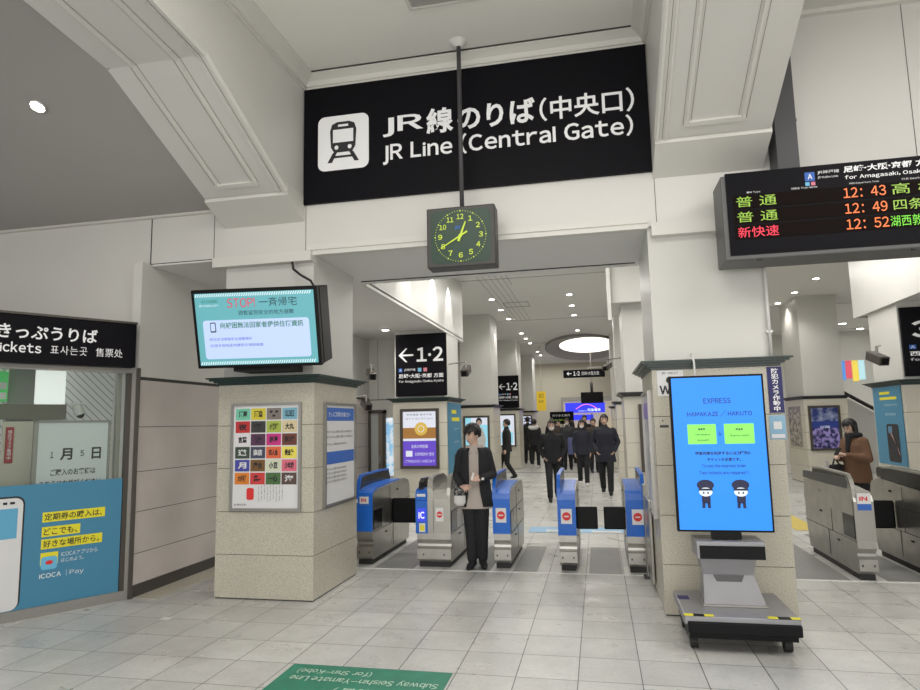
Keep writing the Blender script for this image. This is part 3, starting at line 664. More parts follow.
# ------------------------------------------------------------------ signs
bs = thing('station_sign', 'large black JR Line central gate sign on the header wall', 'sign', (-2.69, HY, 3.7))
box('face', M['signblack'], 0, 3.25, -.035, 0, 0, 1.17, bs)
y = -.038
poly('train_icon', M['white'], rrect(.15, .31, .67, .86, .07), y, bs)
k = lambda pts: [(.15+a*.52, .31+b*.55) for a, b in pts]
poly('icon_body', M['ink'], k([(.26, .42), (.32, .32), (.68, .32), (.74, .42), (.76, .72), (.72, .84), (.62, .88), (.38, .88), (.28, .84), (.24, .72)]), y-.002, bs)
poly('icon_window', M['white'], k([(.3, .5), (.7, .5), (.7, .74), (.3, .74)]), y-.004, bs); poly('icon_roof', M['white'], k([(.4, .79), (.6, .79), (.6, .83), (.4, .83)]), y-.004, bs)
for a in (.37, .63): poly('icon_lamp', M['white'], [(.15+.52*(a+.04*math.cos(q*PI/6)), .31+.55*(.41+.04*math.sin(q*PI/6))) for q in range(12)], y-.004, bs)
for s in (1, -1): poly('icon_rail', M['ink'], k([(.5+s*a, b) for a, b in ((-.12, .32), (-.2, .32), (-.31, .14), (-.22, .14))]), y-.002, bs)
poly('icon_rail', M['ink'], k([(.3, .22), (.7, .22), (.68, .26), (.32, .26)]), y-.002, bs)
W = M['white']
text('lettering', 'JR', W, .81, .585, .4, .2, y, bs, .022); text('lettering', '線', W, 1.24, .565, .26, .25, y, bs, .03)
text('lettering', 'のりば', W, 1.54, .565, .72, .24, y, bs, .03); text('lettering', '（中央口）', W, 2.3, .56, .83, .225, y, bs, .018)
text('lettering', 'JR Line (Central Gate)', W, .81, .31, 2.3, .225, y, bs, .022)

def plat_sign(label, x0, z0, w, h, Y, num, l1, l2, arrow=True, group=None, yaw=0):
    t = thing('platform_sign', label, 'sign', (x0, Y, z0), group=group)
    box('face', M['signblack'], 0, w, -.04, 0, 0, h, t)
    y = -.043
    if arrow:
        a = w*.06; c = h*.66; s = w*.14
        poly('arrow', W, [(a, c), (a+s*1.0, c+s*.95), (a+s*1.25, c+s*.95), (a+s*.5, c+s*.12), (a+s*2.1, c+s*.12), (a+s*2.1, c-s*.12), (a+s*.5, c-s*.12), (a+s*1.25, c-s*.95), (a+s*1.0, c-s*.95)], y, t)
        text('number', num, W, w*.42, h*.55, w*.52, h*.23, y, t, .025)
    else: text('number', num, W, w*.1, h*.55, w*.62, h*.25, y, t, .025)
    rects('blue_square', M['bluep'], [(w*.06, h*.39, w*.13, h*.45)], y, t); text('blue_letter', 'A', W, w*.075, h*.4, w*.04, h*.04, y-.002, t)
    text('lettering', 'JR神戸線', W, w*.17, h*.4, w*.22, h*.045, y, t); rects('square', mat('light blue line mark', (.2, .5, .75), .5), [(w*.44, h*.39, w*.51, h*.45)], y, t); rects('square', mat('pink line mark', (.7, .25, .3), .5), [(w*.55, h*.39, w*.62, h*.45)], y, t)
    text('lettering', l1, W, w*.06, h*.29, w*.88, h*.07, y, t, .02); text('lettering', l2, W, w*.06, h*.21, w*.88, h*.05, y, t, .01)
    return t
plat_sign('large black 1·2 platform sign above the cream pillar', -3.49, 2.06, .93, 1.11, 11.0, '1·2', '尼崎・大阪・京都 方面', 'for Amagasaki, Osaka, Kyoto')
plat_sign('small black 1·2 platform sign far back in the left row', -3.3, 2.05, .72, 1.1, 21.8, '1·2', '尼崎・大阪 方面', 'for Osaka, Kyoto', True)
plat_sign('black platform 3 sign at the right edge above the white pillar', 4.09, 2.07, 1.2, .94, 9.75, '3·4', '西明石・姫路 方面', 'for Nishi-Akashi, Himeji', False)
hs = thing('hanging_sign', 'long thin black 1·2 sign hanging below the round skylight', 'sign', (-.78, 16, 2.62))
box('face', M['signblack'], 0, 1.0, -.04, .04, 0, .19, hs); poly('arrow', W, [(.08, .1), (.13, .15), (.13, .11), (.2, .11), (.2, .09), (.13, .09), (.13, .05)], -.043, hs)
text('number', '1·2', W, .24, .05, .16, .1, -.043, hs, .02); text('lettering', '尼崎・大阪方面', W, .44, .05, .42, .09, -.043, hs)
rod('arm', M['whitep'], [(.95, 0, .22), (1.28, 0, .22)], .015, hs); rod('arm', M['whitep'], [(.6, 0, .19), (.6, 0, .24), (.95, 0, .24)], .008, hs)

cn = thing('conduit', 'thin white conduit pipe running down the right edge of the front right pillar shaft', 'pipe', (1.4, 5.6, 2.05))
rod('pipe', M['whitep'], [(0, 0, 0), (0, 0, 1.08)], .014, cn); boxes('clip', M['whitep'], [(-.025, .025, -.01, .03, .2, .22), (-.025, .025, -.01, .03, .8, .82)], cn)
# departure board
db = thing('departure_board', 'black LED departure board with orange times hanging at upper right', 'departure board', (0, 5.15, 0))
box('housing', mat('grey board housing', (.12, .12, .12), .45, .4), 1.02, 4.0, 0, .33, 2.765, 3.44, db, bev=.01)
box('screen', M['signblack'], 1.055, 3.98, -.006, .02, 2.8, 3.455, db)
y = -.01
def row(i): return 3.175-.121*i
boxes('row_panel', mat('dark brown led panel', (.007, .0035, .003), .6, spec=.08), [(1.1, 3.9, -.008, 0, row(i)-.012, row(i)+.095) for i in range(3)], db)
for i, (a, m_) in enumerate((('普 通', 'led_g'), ('普 通', 'led_g'), ('新快速', 'led_r'))): text('led_text', a, M[m_], 1.12, row(i)+.002, .29, .083, y, db)
for i, a in enumerate(('12：43', '12：49', '12：52')): text('led_text', a, M['led_o'], 1.875, row(i)+.004, .285, .078, y, db, .008)
for i, (a, m_, w) in enumerate((('高 槻', 'led_g', .3), ('四条畷', 'led_g', .3), ('湖西敦賀方面', 'led_l', .42))): text('led_text', a, M[m_], 2.2 if i < 2 else 2.17, row(i)+.002, w, .083, y, db)
for i, a in enumerate(('3', '1', '1')): text('led_text', a, M['led_g'], 3.0, row(i)+.004, .05, .078, y, db, .01)
poly('line_mark', M['bluep'], rrect(1.62, 3.335, 1.69, 3.405, .008), y, db); text('board_lettering', 'A', W, 1.64, 3.35, .032, .04, y-.002, db, .02)
rects('line_mark', mat('cyan mark', (.15, .5, .75), .5), [(1.62, 3.3, 1.65, 3.328)], y, db); rects('line_mark', mat('pink mark', (.7, .2, .3), .5), [(1.66, 3.3, 1.69, 3.328)], y, db)
text('board_lettering', 'JR神戸線', W, 1.71, 3.38, .15, .03, y, db); text('board_lettering', 'JR Kobe Line', W, 1.71, 3.345, .14, .022, y, db)
text('board_lettering', '尼崎･大阪･京都 方面', W, 1.89, 3.375, .62, .052, y, db, .03); text('board_lettering', 'for Amagasaki, Osaka, Kyoto', W, 1.895, 3.315, .72, .04, y, db, .02)
for x, s, w in ((1.2, '種別 Type', .1), (1.52, '列車名 Train Name', .18), (1.92, '時刻 Departure Time', .2), (2.27, '行先 Destination', .2)): text('board_lettering', s, W, x, 3.28, w, .016, y, db)
ps = box('hanger_post', M['dgrey'], 1.5, 1.66, .2, .42, 3.4, 4.97-.0, db)
boxes('bolt', M['ink'], [(1.67, 1.69, .28, .3, 3.95, 3.97), (1.25, 1.28, .0, .03, 2.755, 2.77), (2.3, 2.33, .0, .03, 2.755, 2.77)], db)

# clock
ck = thing('hanging_clock', 'square green faced clock with lime numerals hanging on a pole', 'clock', (-1.08, 5.28, 3.165))
rod('pole', M['dgrey'], [(0, .06, .25), (0, .06, 1.835)], .02, ck)
bm = bmesh.new(); bmesh.ops.create_cone(bm, cap_ends=True, segments=28, radius1=.03, radius2=.085, depth=.05, matrix=Matrix.Translation((0, .06, 1.81))); link('ceiling_mount', bm, M['whitep'], ck)
box('case', mat('dark grey clock case', (.045, .042, .04), .45), -.3, .3, -.03, .15, -.265, .265, ck, bev=.01)
poly('face', M['clockface'], rrect(-.262, -.235, .262, .235, .05), -.034, ck)
frb = bmesh.new(); 
for i in range(12):
    a = PI/2 - i*PI/6; text('numeral', str(i or 12), M['lime'], .178*math.cos(a)-(.03 if i in (0, 10, 11) else .018), .17*math.sin(a)-.022, .06 if i in (0, 10, 11) else .036, .046, -.038, ck, .02)
for i in range(60):
    a = i*PI/30; r_ = .222; s = .0055 if i % 5 == 0 else .0028
    x, z = r_*math.cos(a), r_*math.sin(a); addbox(frb, x-s, x+s, -.039, -.036, z-s, z+s)
link('minute_dots', frb, M['lime'], ck)
def hand(name, ang, l, w, tail):
    d = Vector((math.sin(ang), math.cos(ang))); n_ = Vector((d.y, -d.x))
    pts = [d*-tail+n_*w, d*-tail-n_*w, d*l-n_*w*.5, d*l+n_*w*.5]; poly(name, M['lime'], [(p.x, p.y) for p in pts], -.044, ck)
hand('hour_hand', math.radians(21), .13, .011, .05); hand('minute_hand', math.radians(240), .2, .008, .07)
poly('hub', M['lime'], disc_pts(0, 0, .016), -.046, ck)
text('emblem', 'JR', M['bluep'], -.05, .055, .05, .035, -.037, ck, .03)

# television on the left pillar
TVM = Matrix.Translation((-2.93, 5.22, 2.105)) @ Matrix.Rotation(.12, 4, 'Z') @ Matrix.Rotation(.26, 4, 'X') @ Matrix.Diagonal((.88, 1, .94, 1))
tv = thing('television', 'wide television with teal STOP screen on top of the left pillar', 'television', matrix=TVM)
w, h = 1.3, .75
box('housing', M['black'], -w/2, w/2, 0, .06, 0, h, tv, bev=.008); box('rear_housing', M['black'], -w/2+.05, w/2+.005, .06, .32, .01, h-.01, tv, bev=.01)
rects('screen', M['scr_teal'], [(-w/2+.035, .03, w/2-.035, h-.035)], -.003, tv)
def hatch(z0, z1):
    bm = bmesh.new(); x = -w/2+.04
    while x < w/2-.06:
        bm.faces.new([bm.verts.new(p) for p in ((x, -.005, z0), (x+.01, -.005, z0), (x+.025, -.005, z1), (x+.015, -.005, z1))]); x += .024
    return bm
link('hatch_border', hatch(.035, .065), M['scr_white'], tv); link('hatch_border', hatch(h-.07, h-.04), M['scr_white'], tv)
poly('card', M['scr_card'], rrect(-w/2+.1, .09, w/2-.1, .46, .03), -.005, tv)
text('lettering', 'STOP!', M['scr_red'], -.28, .575, .29, .085, -.006, tv, .0); text('lettering', '一斉帰宅', M['scr_ink'], .05, .575, .39, .085, -.006, tv)
text('lettering', '請暫留到安全的地方避難', M['scr_ink'], -.17, .5, .57, .045, -.006, tv)
text('lettering', '向被困無法回家者提供住宿資訊', M['scr_green'], -.37, .38, .86, .058, -.008, tv, .015)
text('lettering', 'KOBE', M['scr_green'], -.54, .625, .17, .028, -.006, tv); text('lettering', 'BE KOBE CITY', M['scr_white'], -.57, .59, .2, .018, -.006, tv)
text('lettering', '・防災生活情報安全避難場所', M['scr_purple'], -.5, .265, .45, .028, -.008, tv); text('lettering', '・災害多發地區地圖和交通路線圖', M['scr_purple'], -.5, .205, .56, .028, -.008, tv)
poly('phone_outline', M['scr_ink'], rrect(-.475, .345, -.415, .44, .01), -.008, tv); poly('phone_outline_inside', M['scr_card'], rrect(-.467, .358, -.423, .43, .006), -.01, tv)
poly('blue_print', M['scr_blue'], rrect(.44, .12, .52, .18, .01), -.008, tv) if False else None
o = box('stand', M['black'], -.3, .3, .05, .42, -.03, .03, tv); o.rotation_euler = (-.26, 0, 0)
W2 = TVM.inverted()
rod('cable', M['rubber'], [W2 @ Vector(q) for q in ((-2.5, 5.42, 2.84), (-2.56, 5.46, 2.92), (-2.68, 5.5, 2.99), (-2.77, 5.53, 3.06), (-2.8, 5.56, 3.15))], .012, tv)

# blue screen kiosk on trolley
kk = thing('screen_trolley', 'tall bright blue portrait screen on a grey wheeled trolley', 'display', (.87, 5.05, 0))
box('screen_housing', M['black'], -.335, .325, 0, .06, .75, 1.885, kk, bev=.006)
rects('screen', M['scr_blue'], [(-.32, .765, .31, 1.87)], -.003, kk)
y = -.006
text('lettering', 'EXPRESS', M['scr_navy'], -.1, 1.675, .19, .04, y, kk, .015); text('lettering', 'HAMAKAZE / HAKUTO', M['scr_navy'], -.22, 1.58, .45, .04, y, kk, .015)
rects('lime_card', M['scr_lime'], [(-.225, 1.38, -.025, 1.525), (.03, 1.38, .235, 1.525)], y, kk)
for s, x, z, w_ in (('乗車券', -.15, 1.48, .05), ('(Ordinary', -.17, 1.44, .1), ('ticket)', -.16, 1.4, .08), ('特急券', .11, 1.475, .05), ('(Express ticket)', .07, 1.43, .13)): text('lettering', s, M['scr_dnavy'], x, z, w_, .018, y-.002, kk, .02)
text('lettering', '&', M['scr_dnavy'], -.01, 1.44, .022, .03, y, kk)
text('lettering', '特急列車を利用するには2種類の', M['scr_dnavy'], -.18, 1.3, .38, .026, y, kk, .03); text('lettering', 'チケットが必要です。', M['scr_dnavy'], -.1, 1.255, .23, .026, y, kk, .03)
text('lettering', 'To use the express train', M['scr_navy'], -.14, 1.205, .3, .03, y, kk, .02); text('lettering', 'Two tickets are required ! !', M['scr_navy'], -.16, 1.155, .34, .03, y, kk, .02)
for cx in (-.125, .115):
    poly('station_staff_figure', M['scr_dnavy'], rrect(cx-.03, .955, cx+.03, 1.02, .012), y-.001, kk)
    poly('station_staff_figure', M['scr_dnavy'], [(cx-.028, .96), (cx-.006, .96), (cx-.01, .92), (cx-.03, .92)], y-.001, kk)
    poly('station_staff_figure', M['scr_dnavy'], [(cx+.006, .96), (cx+.028, .96), (cx+.03, .92), (cx+.01, .92)], y-.001, kk)
    poly('station_staff_figure', M['scr_dnavy'], disc_pts(cx, 1.085, .06, 20, .038), y-.002, kk); poly('station_staff_figure', M['scr_white'], disc_pts(cx, 1.035, .046, 20, .032), y-.003, kk)
    poly('station_staff_figure', M['scr_dnavy'], rrect(cx-.05, 1.045, cx+.05, 1.06, .006), y-.004, kk)
    rects('station_staff_figure', M['scr_dnavy'], [(cx-.02, 1.022, cx-.01, 1.037), (cx+.01, 1.022, cx+.02, 1.037)], y-.005, kk)
gk = mat('grey silver painted metal', (.3, .3, .32), .35, .4, noise=(6, .05))
box('neck', M['black'], -.1, .1, .0, .06, .7, .76, kk)
box('camera_box', gk, -.22, .24, -.06, .22, .57, .695, kk, bev=.006)
box('camera_box_face', M['black'], -.2, .235, -.068, -.05, .575, .665, kk)
bm = bmesh.new()
A_ = [(-.2, .0, .58), (.19, .0, .58), (.19, .16, .58), (-.2, .16, .58)]; Bm = [(-.175, .02, .45), (.165, .02, .45), (.165, .16, .45), (-.175, .16, .45)]; Cm = [(-.19, -.06, .262), (.22, -.06, .262), (.22, .2, .262), (-.19, .2, .262)]
R_ = [[bm.verts.new(p) for p in q] for q in (A_, Bm, Cm)]
for a, b in ((0, 1), (1, 2)):
    for i in range(4): bm.faces.new((R_[a][i], R_[a][(i+1) % 4], R_[b][(i+1) % 4], R_[b][i]))
link('pedestal', bm, gk, kk); bm = bmesh.new(); f = bm.faces.new([bm.verts.new(q) for q in ((-.11, .012, .45), (.1, .012, .45), (.04, -.02, .32), (-.05, -.02, .32))]); link('pedestal_dark_panel', bm, M['grey'], kk)  # dark grey trapezoid on the pedestal front
box('foot_plate', M['alu'], -.2, .23, -.08, .22, .25, .265, kk, bev=.004)
box('deck', gk, -.36, .37, -.31, .36, .19, .25, kk, bev=.01)
box('bumper', M['black'], -.34, .37, -.33, -.29, .14, .215, kk, bev=.008); box('chassis', M['black'], -.33, .35, -.29, .33, .1, .19, kk)
boxes('warning_stripe', M['yellow'], [(-.36, -.3, -.315, -.27, .2505, .253), (-.23, -.17, -.315, -.27, .2505, .253), (.17, .23, -.315, -.27, .2505, .253), (.31, .37, -.315, -.27, .2505, .253)], kk)
boxes('warning_stripe_dark', M['black'], [(-.3, -.23, -.315, -.27, .2505, .253), (.23, .31, -.315, -.27, .2505, .253)], kk)
boxes('small_label', M['navy'], [(-.35, -.27, .1, .2, .2505, .252)], kk)
for x in (-.29, .31):
    for yy in (-.16, .28):
        bm = bmesh.new(); tube(bm, (x-.025, yy, .045), (x+.025, yy, .045), .045, 20); wv = link('wheel', bm, M['rubber'], kk)
        box('fork', M['dgrey'], x-.03, x+.03, yy-.02, yy+.02, .07, .11, wv)
rod('cable', M['whitep'], [(-.08, .1, 1.88), (-.085, .42, 1.9), (-.085, .44, 2.03), (-.09, .52, 2.1)], .008, kk)

# ------------------------------------------------------------------ ticket gates
def noentry(t, x0, x1, z0, z1, y):
    o = rects('no_entry_sticker', M['paper'], [(x0, z0, x1, z1)], y, t)
    poly('red_disc', M['red'], disc_pts((x0+x1)/2, (z0+z1)/2, (x1-x0)*.38), y-.002, o); rects('white_bar', M['paper'], [((x0+x1)/2-.025, (z0+z1)/2-.007, (x0+x1)/2+.025, (z0+z1)/2+.007)], y-.004, o)
def gate(label, x0, x1, y0, L, blue=True, fin='left', nose=True, flap=None, dark_fin=False, win='right', group='ticket gates'):
    t = thing('ticket_gate', label, 'ticket gate', (x0, y0, 0), group=group); w = x1-x0
    front = [(.03, .06), (0, .09), (0, .2), (.03, .225), (.035, .25), (.0, .3), (0, .37)]
    cab = front+[(0.0, .74), (.02, .79), (.07, .82), (L*.45, .85), (L-.22, .86), (L-.06, .82), (L, .72), (L, .36), (L-.08, .06)]
    extrude_x('cabinet', M['steel'], cab, .006, w, t)
    box('plinth', M['rubber'], .02, w-.02, .04, L-.12, 0, .06, t)
    skin_ = M['blue'] if blue else M['steel2']
    fr = [(-.012, .37), (-.012, .74), (.01, .8), (.06, .83), (.12, .835), (.12, .82), (.07, .815), (.025, .785), (.003, .74), (.003, .37)]
    extrude_x('front_cover', skin_, fr, 0, w+.002, t, smooth=False)
    extrude_x('top_deck', skin_, [(.05, .825), (.12, .84), (.3, .858), (.55, .868), (L-.45, .87), (L-.4, .85), (L-.4, .83), (.06, .81)], .012, w-.012, t)
    fx0, fx1 = (0, .035) if fin == 'left' else (w-.035, w)
    zt = 1.0
    finp = [(.0, .76), (.01, .86), (.06, .95), (.12, zt-.005), (.2, zt), (L*.55, zt+.01), (L-.4, zt-.0), (L-.33, .87), (.2, .83)]
    extrude_x('fin', M['dglass'] if dark_fin else M['dglass'], [(a+.012, b-.008) for a, b in finp], fx0+.006, fx1-.006, t)
    edge = finp[:7]; rim = edge + [(a+(.02 if i < 3 else 0), b-.02) for i, (a, b) in reversed(list(enumerate(edge)))]
    extrude_x('fin_rim', skin_, rim, fx0-.002, fx1+.002, t)
    # side detail on both flanks
    for xs, nm in ((w+.002, 1), (.004, -1)):
        s = .003*nm
        boxes('panel_seam', M['gap'], [(min(xs, xs+s), max(xs, xs+s), .02, L-.01, .60, .604), (min(xs, xs+s), max(xs, xs+s), .0, L-.02, .36, .364), (min(xs, xs+s), max(xs, xs+s), L*.5, L*.5+.005, .1, .36), (min(xs, xs+s), max(xs, xs+s), L*.42, L*.42+.004, .36, .82)], t)
        if win in ('both', 'right' if nm == 1 else 'left'): box('sensor_window', M['dglass'], min(xs, xs+s*1.5), max(xs, xs+s*1.5), .03, .32, .38, .6, t)
        boxes('lock', M['black'], [(min(xs, xs+s*2), max(xs, xs+s*2), L*.62, L*.66, .52, .535), (min(xs, xs+s*2), max(xs, xs+s*2), L*.3, L*.34, .29, .305), (min(xs, xs+s*2), max(xs, xs+s*2), L*.6, L*.64, .74, .76)], t)
    boxes('bolt', M['dgrey'], [(w*.2-.008, w*.2+.008, -.004, .002, .13, .15), (w*.8-.008, w*.8+.008, -.004, .002, .13, .15)], t)
    return t, w
g, w = gate('blue and steel ticket gate next to the left granite pillar', -2.76, -2.56, 7.12, 1.5, True, 'left')
rects('sticker', M['paper'], [(.05, .66, .16, .76)], -.014, g); text('sticker_lettering', 'IN', M['red'], .07, .7, .06, .04, -.016, g, .03); rects('sticker_stripe', M['bluep'], [(.05, .655, .16, .68)], -.0165, g)
box('flap', M['black'], w, w+.36, .72, .75, .36, .66, g, bev=.02)
rects('sticker', M['paper'], [(.01, .69, .03, .73)], -.014, g)
g, w = gate('wide silver and blue ticket gate with lit IC display', -2.03, -1.64, 7.08, 1.45, False, 'right', True)
extrude_x('blue_front', M['blue'], [(-.03, .37), (-.03, .78), (.0, .84), (.1, .86), (.1, .4), (.0, .37)], 0, .14, g)
extrude_x('reader_fin', M['dglass'], [(-.0, .86), (.02, .92), (.1, .96), (.4, .95), (.4, .84), (0, .84)], .03, .08, g)
extrude_x('silver_head', M['steel2'], [(-.035, .37), (-.035, .86), (-.01, .94), (.06, .985), (.5, .985), (.7, .93), (.7, .85), (.08, .37)], .14, .2, g)
box('blue_reader', M['blue'], .0, .135, -.045, .06, .72, .82, g, bev=.015); rects('reader_label', M['paper'], [(.02, .77, .12, .8)], -.047, g)
rects('ic_display', M['ic'], [(.02, .5, .12, .64)], -.033, g); text('ic_lettering', 'IC', M['ic_l'], .035, .53, .07, .075, -.035, g, .03)
rects('yellow_sticker', M['paper'], [(.04, .385, .11, .48)], -.033, g); rects('yellow_sticker_print', M['yellow'], [(.05, .4, .1, .46)], -.035, g)
noentry(g, .225, .315, .5, .645, -.015)
g, w = gate('narrow blue ticket gate right of the man', -1.17, -.98, 7.1, 1.3, True, 'left'); noentry(g, .035, .15, .49, .645, -.014)
g, w = gate('narrow blue ticket gate in the middle with a closed flap', -.465, -.275, 7.06, 1.4, True, 'left', win='none'); noentry(g, .035, .15, .49, .645, -.014)
box('flap', M['black'], w+.0, w+.225, .1, .13, .42, .655, g, bev=.012)
g, w = gate('blue ticket gate nearest the right granite pillar', .24, .44, 7.05, 1.45, True, 'right', win='none'); noentry(g, .06, .175, .49, .645, -.014)
box('flap', M['black'], -.225, 0, .11, .14, .42, .655, g, bev=.012)
g, w = gate('all steel ticket gate standing right of the blue screen trolley', 2.37, 2.54, 6.98, 1.55, False, 'left', win='left')
extrude_x('dark_band', M['grey'], [(.12, .85), (.1, .92), (.15, .955), (1.5, .93), (1.52, .85)], -.004, .04, g)
extrude_x('side_skin', M['steel'], [(.02, .6), (.02, .8), (.06, .93), (.1, .97), (.14, .97), (.12, .85), (1.5, .84), (1.54, .6)], -.002, .0, g)
rects('sticker', M['paper'], [(.03, .66, .15, .82)], -.016, g); rects('sticker_stripe', M['bluep'], [(.03, .66, .15, .72)], -.018, g); text('sticker_lettering', 'IN', M['red'], .05, .75, .07, .04, -.018, g, .03)
g, w = gate('steel ticket gate with dark top panel at the right edge', 3.03, 3.27, 6.98, 1.4, False, 'left', win='none')
box('flap', M['black'], -.36, -.0, .78, .81, .37, .66, g, bev=.02)
box('dark_top', M['dglass'], .02, .22, .1, 1.25, .86, .985, g, bev=.03)

# ------------------------------------------------------------------ pole mounted cameras, far fittings
def bullet_camera(label, loc, rz, arm):
    t = thing('security_camera', label, 'camera', loc, (0, 0, rz))
    o = box('housing', M['dsteel'], -.065, .065, -.17, .17, -.06, .06, t, bev=.01); o.rotation_euler = (.35, 0, 0)
    p = box('lens', M['black'], -.04, .04, -.185, -.16, -.04, .04, t); p.rotation_euler = (.35, 0, 0)
    bm = bmesh.new(); tube(bm, (0, 0, .05), (0, 0, .16), .018); tube(bm, (0, 0, .16), arm, .014); link('bracket', bm, M['alu'], t)
    return t
bullet_camera('boxy security camera left of the large 1·2 sign', (-3.82, 10.6, 2.45), 0.5, (.1, .5, .2))
bullet_camera('boxy security camera on bracket right of the large 1·2 sign', (-2.2, 10.9, 2.47), 0, (-.38, .35, .16))
bullet_camera('boxy security camera by the right platform sign', (3.72, 9.6, 2.32), .15, (.34, .5, .22))
bullet_camera('small security camera beside the front left pillar', (-3.95, 10.7, 1.93), .6, (-.42, .1, .1))
bullet_camera('small security camera above the hanging 1·2 sign', (.28, 15.8, 2.85), -.4, (.2, .6, .25))
# ceiling downlights of the nave
G = 'recessed downlights in the white ceiling'
for X, Ys, lab in ((-2.27, (14.43, 15.88, 17.36, 20.37, 21.7, 23.1, 26, 27.5), 'round downlight of the left row in the white ceiling beyond the gates'),
              (-.5, (14.4, 15.82, 17.3, 20.32), 'round downlight of the middle row in the white ceiling beyond the gates'),
              (4.55, (14.3, 15.8, 17.2, 20.5), 'round downlight of the right row in the white ceiling beyond the gates')):
    for i, Y in enumerate(Ys): lamp('downlight', lab, (X, Y, 4.395), .06, group=lab.replace('round downlight', 'downlights'), energy=45)
lamp('downlight', 'round downlight in the low ceiling left of the 1·2 sign', (-3.59, 10.7, 3.235), .06, energy=30)
lamp('downlight', 'round downlight high at right behind the far pillar, nearer one', (7.57, 21.8, 4.395), .1, energy=60)
lamp('downlight', 'round downlight high at right behind the far pillar, farther one', (8.6, 23.3, 4.395), .1)
# skylight
sk = thing('skylight', 'oval glowing skylight with grey rim in the ceiling ahead', 'skylight', (-.45, 25.6, 4.398))
def ell(a, b, z, cx=0, cy=0, n=48): return [(cx+a*math.cos(2*PI*i/n), cy+b*math.sin(2*PI*i/n), z) for i in range(n)]
bm = bmesh.new(); Q = [[bm.verts.new(v) for v in q] for q in (ell(1.42, 4.4, 0), ell(1.42, 4.4, -.06), ell(1.35, 4.25, -.07), ell(1.05, 2.5, -.03, .2, -1.1))]
for a, b in zip(Q[:-1], Q[1:]):
    for i in range(48): bm.faces.new((a[i], a[(i+1) % 48], b[(i+1) % 48], b[i]))
link('rim', bm, M['ceil'], sk)
bm = bmesh.new(); Q = [[bm.verts.new(v) for v in q] for q in (ell(1.44, 4.42, -.058), ell(1.42, 4.37, -.066))]
for i in range(48): bm.faces.new((Q[0][i], Q[0][(i+1) % 48], Q[1][(i+1) % 48], Q[1][i]))
link('rim_line', bm, M['dgrey'], sk)
bm = bmesh.new(); bm.faces.new([bm.verts.new(v) for v in ell(1.05, 2.5, -.028, .2, -1.1)]); link('lit_panel', bm, M['glow2'], sk)
# far shop with blue sign
fs = thing('shop_front', 'far shop front with glowing blue sign board', 'shop', (-1.5, 31.4, 0))
box('fascia', M['alu'], -.2, 2.6, 0, .5, 2.5, 2.7, fs)
box('blue_sign', M['scr_shop'], 0, 1.85, -.1, 0, 1.95, 2.42, fs); box('blue_sign_lower', M['scr_shop'], .05, 1.3, 0, .1, 1.6, 1.85, fs)
bm = bmesh.new()
for i in range(10): tube(bm, (.5+i*.1, -.12, 2.12+.22*math.sin(i/10*PI)), (.6+i*.1, -.12, 2.12+.22*math.sin((i+1)/10*PI)), .02, 6)
link('sign_line', bm, M['scr_pink'], fs); text('sign_lettering', '阪急電車', M['scr_white'], 1.05, 2.0, .6, .14, -.12, fs, .03); text('sign_lettering', 'HANKYU', M['scr_white'], .6, 2.0, .4, .06, -.12, fs)
box('inside_wall', mat('lit shop interior', (.7, .6, .4), .5, emit=(.8, .68, .45), es=.35), -.2, 2.6, .45, .5, 0, 2.5, fs)
boxes('door_frame', M['alu'], [(-.2, -.1, 0, .1, 0, 2.5), (1.2, 1.27, 0, .1, 0, 1.9), (2.5, 2.6, 0, .1, 0, 2.5)], fs)
mo = thing('hanging_monitor', 'dark square monitor hanging in front of the blue shop sign', 'monitor', (-.17, 24, 2.2)); box('housing', M['black'], -.4, .4, -.03, .08, 0, .4, mo, bev=.01); rod('hanger', M['dgrey'], [(0, 0, .4), (0, 0, .75)], .05, mo); rod('hanger', M['whitep'], [(0, 0, .75), (0, 0, 2.2)], .01, mo)
ys = thing('yellow_sign', 'yellow vertical exit sign on the far left wall', 'sign', (-2.2, 24.2, 1.97)); box('face', mat('yellow sign face', (.75, .5, .02), .4, emit=(.7, .48, .02), es=.3), 0, .34, -.04, 0, 0, .72, ys)
text('lettering', '出口', M['ink'], .08, .48, .18, .16, -.043, ys); text('lettering', 'Exit', M['ink'], .08, .3, .18, .1, -.043, ys); rod('hanger', M['whitep'], [(.17, 0, .72), (.17, 0, 2.42)], .01, ys)
bb = thing('information_board', 'low black information board among the far crowd', 'board', (-1.9, 26.5, 1.45)); box('face', M['signblack'], 0, .95, -.04, 0, 0, .5, bb); text('lettering', 'のりかえ案内', M['white'], .1, .3, .7, .1, -.045, bb); text('lettering', 'JR Kobe Line', M['led_g'], .1, .12, .6, .08, -.045, bb)
boxes('leg', M['dgrey'], [(.1, .15, -.03, 0, -1.45, 0), (.8, .85, -.03, 0, -1.45, 0)], bb)
cp = thing('colour_posters', 'bright coloured posters high on the far right wall', 'poster', (8.45, 24.0, 2.65)); 
for i, c in enumerate(((.2, .6, .7), (.1, .3, .8), (.75, .1, .15), (.9, .7, .1), (.5, .8, .9))): box('sheet', mat('bright print', c, .4, emit=c, es=.5), -.55+i*.2, -.37+i*.2, -.02, 0, (.0, .1, .15, .05, .1)[i], .75, cp)
es = thing('escalator', 'escalator rising behind the woman in the camel coat', 'escalator', (6.2, 19.5, 0))
bm = bmesh.new(); vs = [(0, 0, 0), (3.2, 0, 0), (3.2, 0, .3), (.4, 0, 2.1), (0, 0, 2.1)]
f = bm.faces.new([bm.verts.new(p) for p in vs]); r = bmesh.ops.extrude_face_region(bm, geom=[f]); bmesh.ops.translate(bm, vec=(0, .1, 0), verts=[v for v in r['geom'] if isinstance(v, bmesh.types.BMVert)])
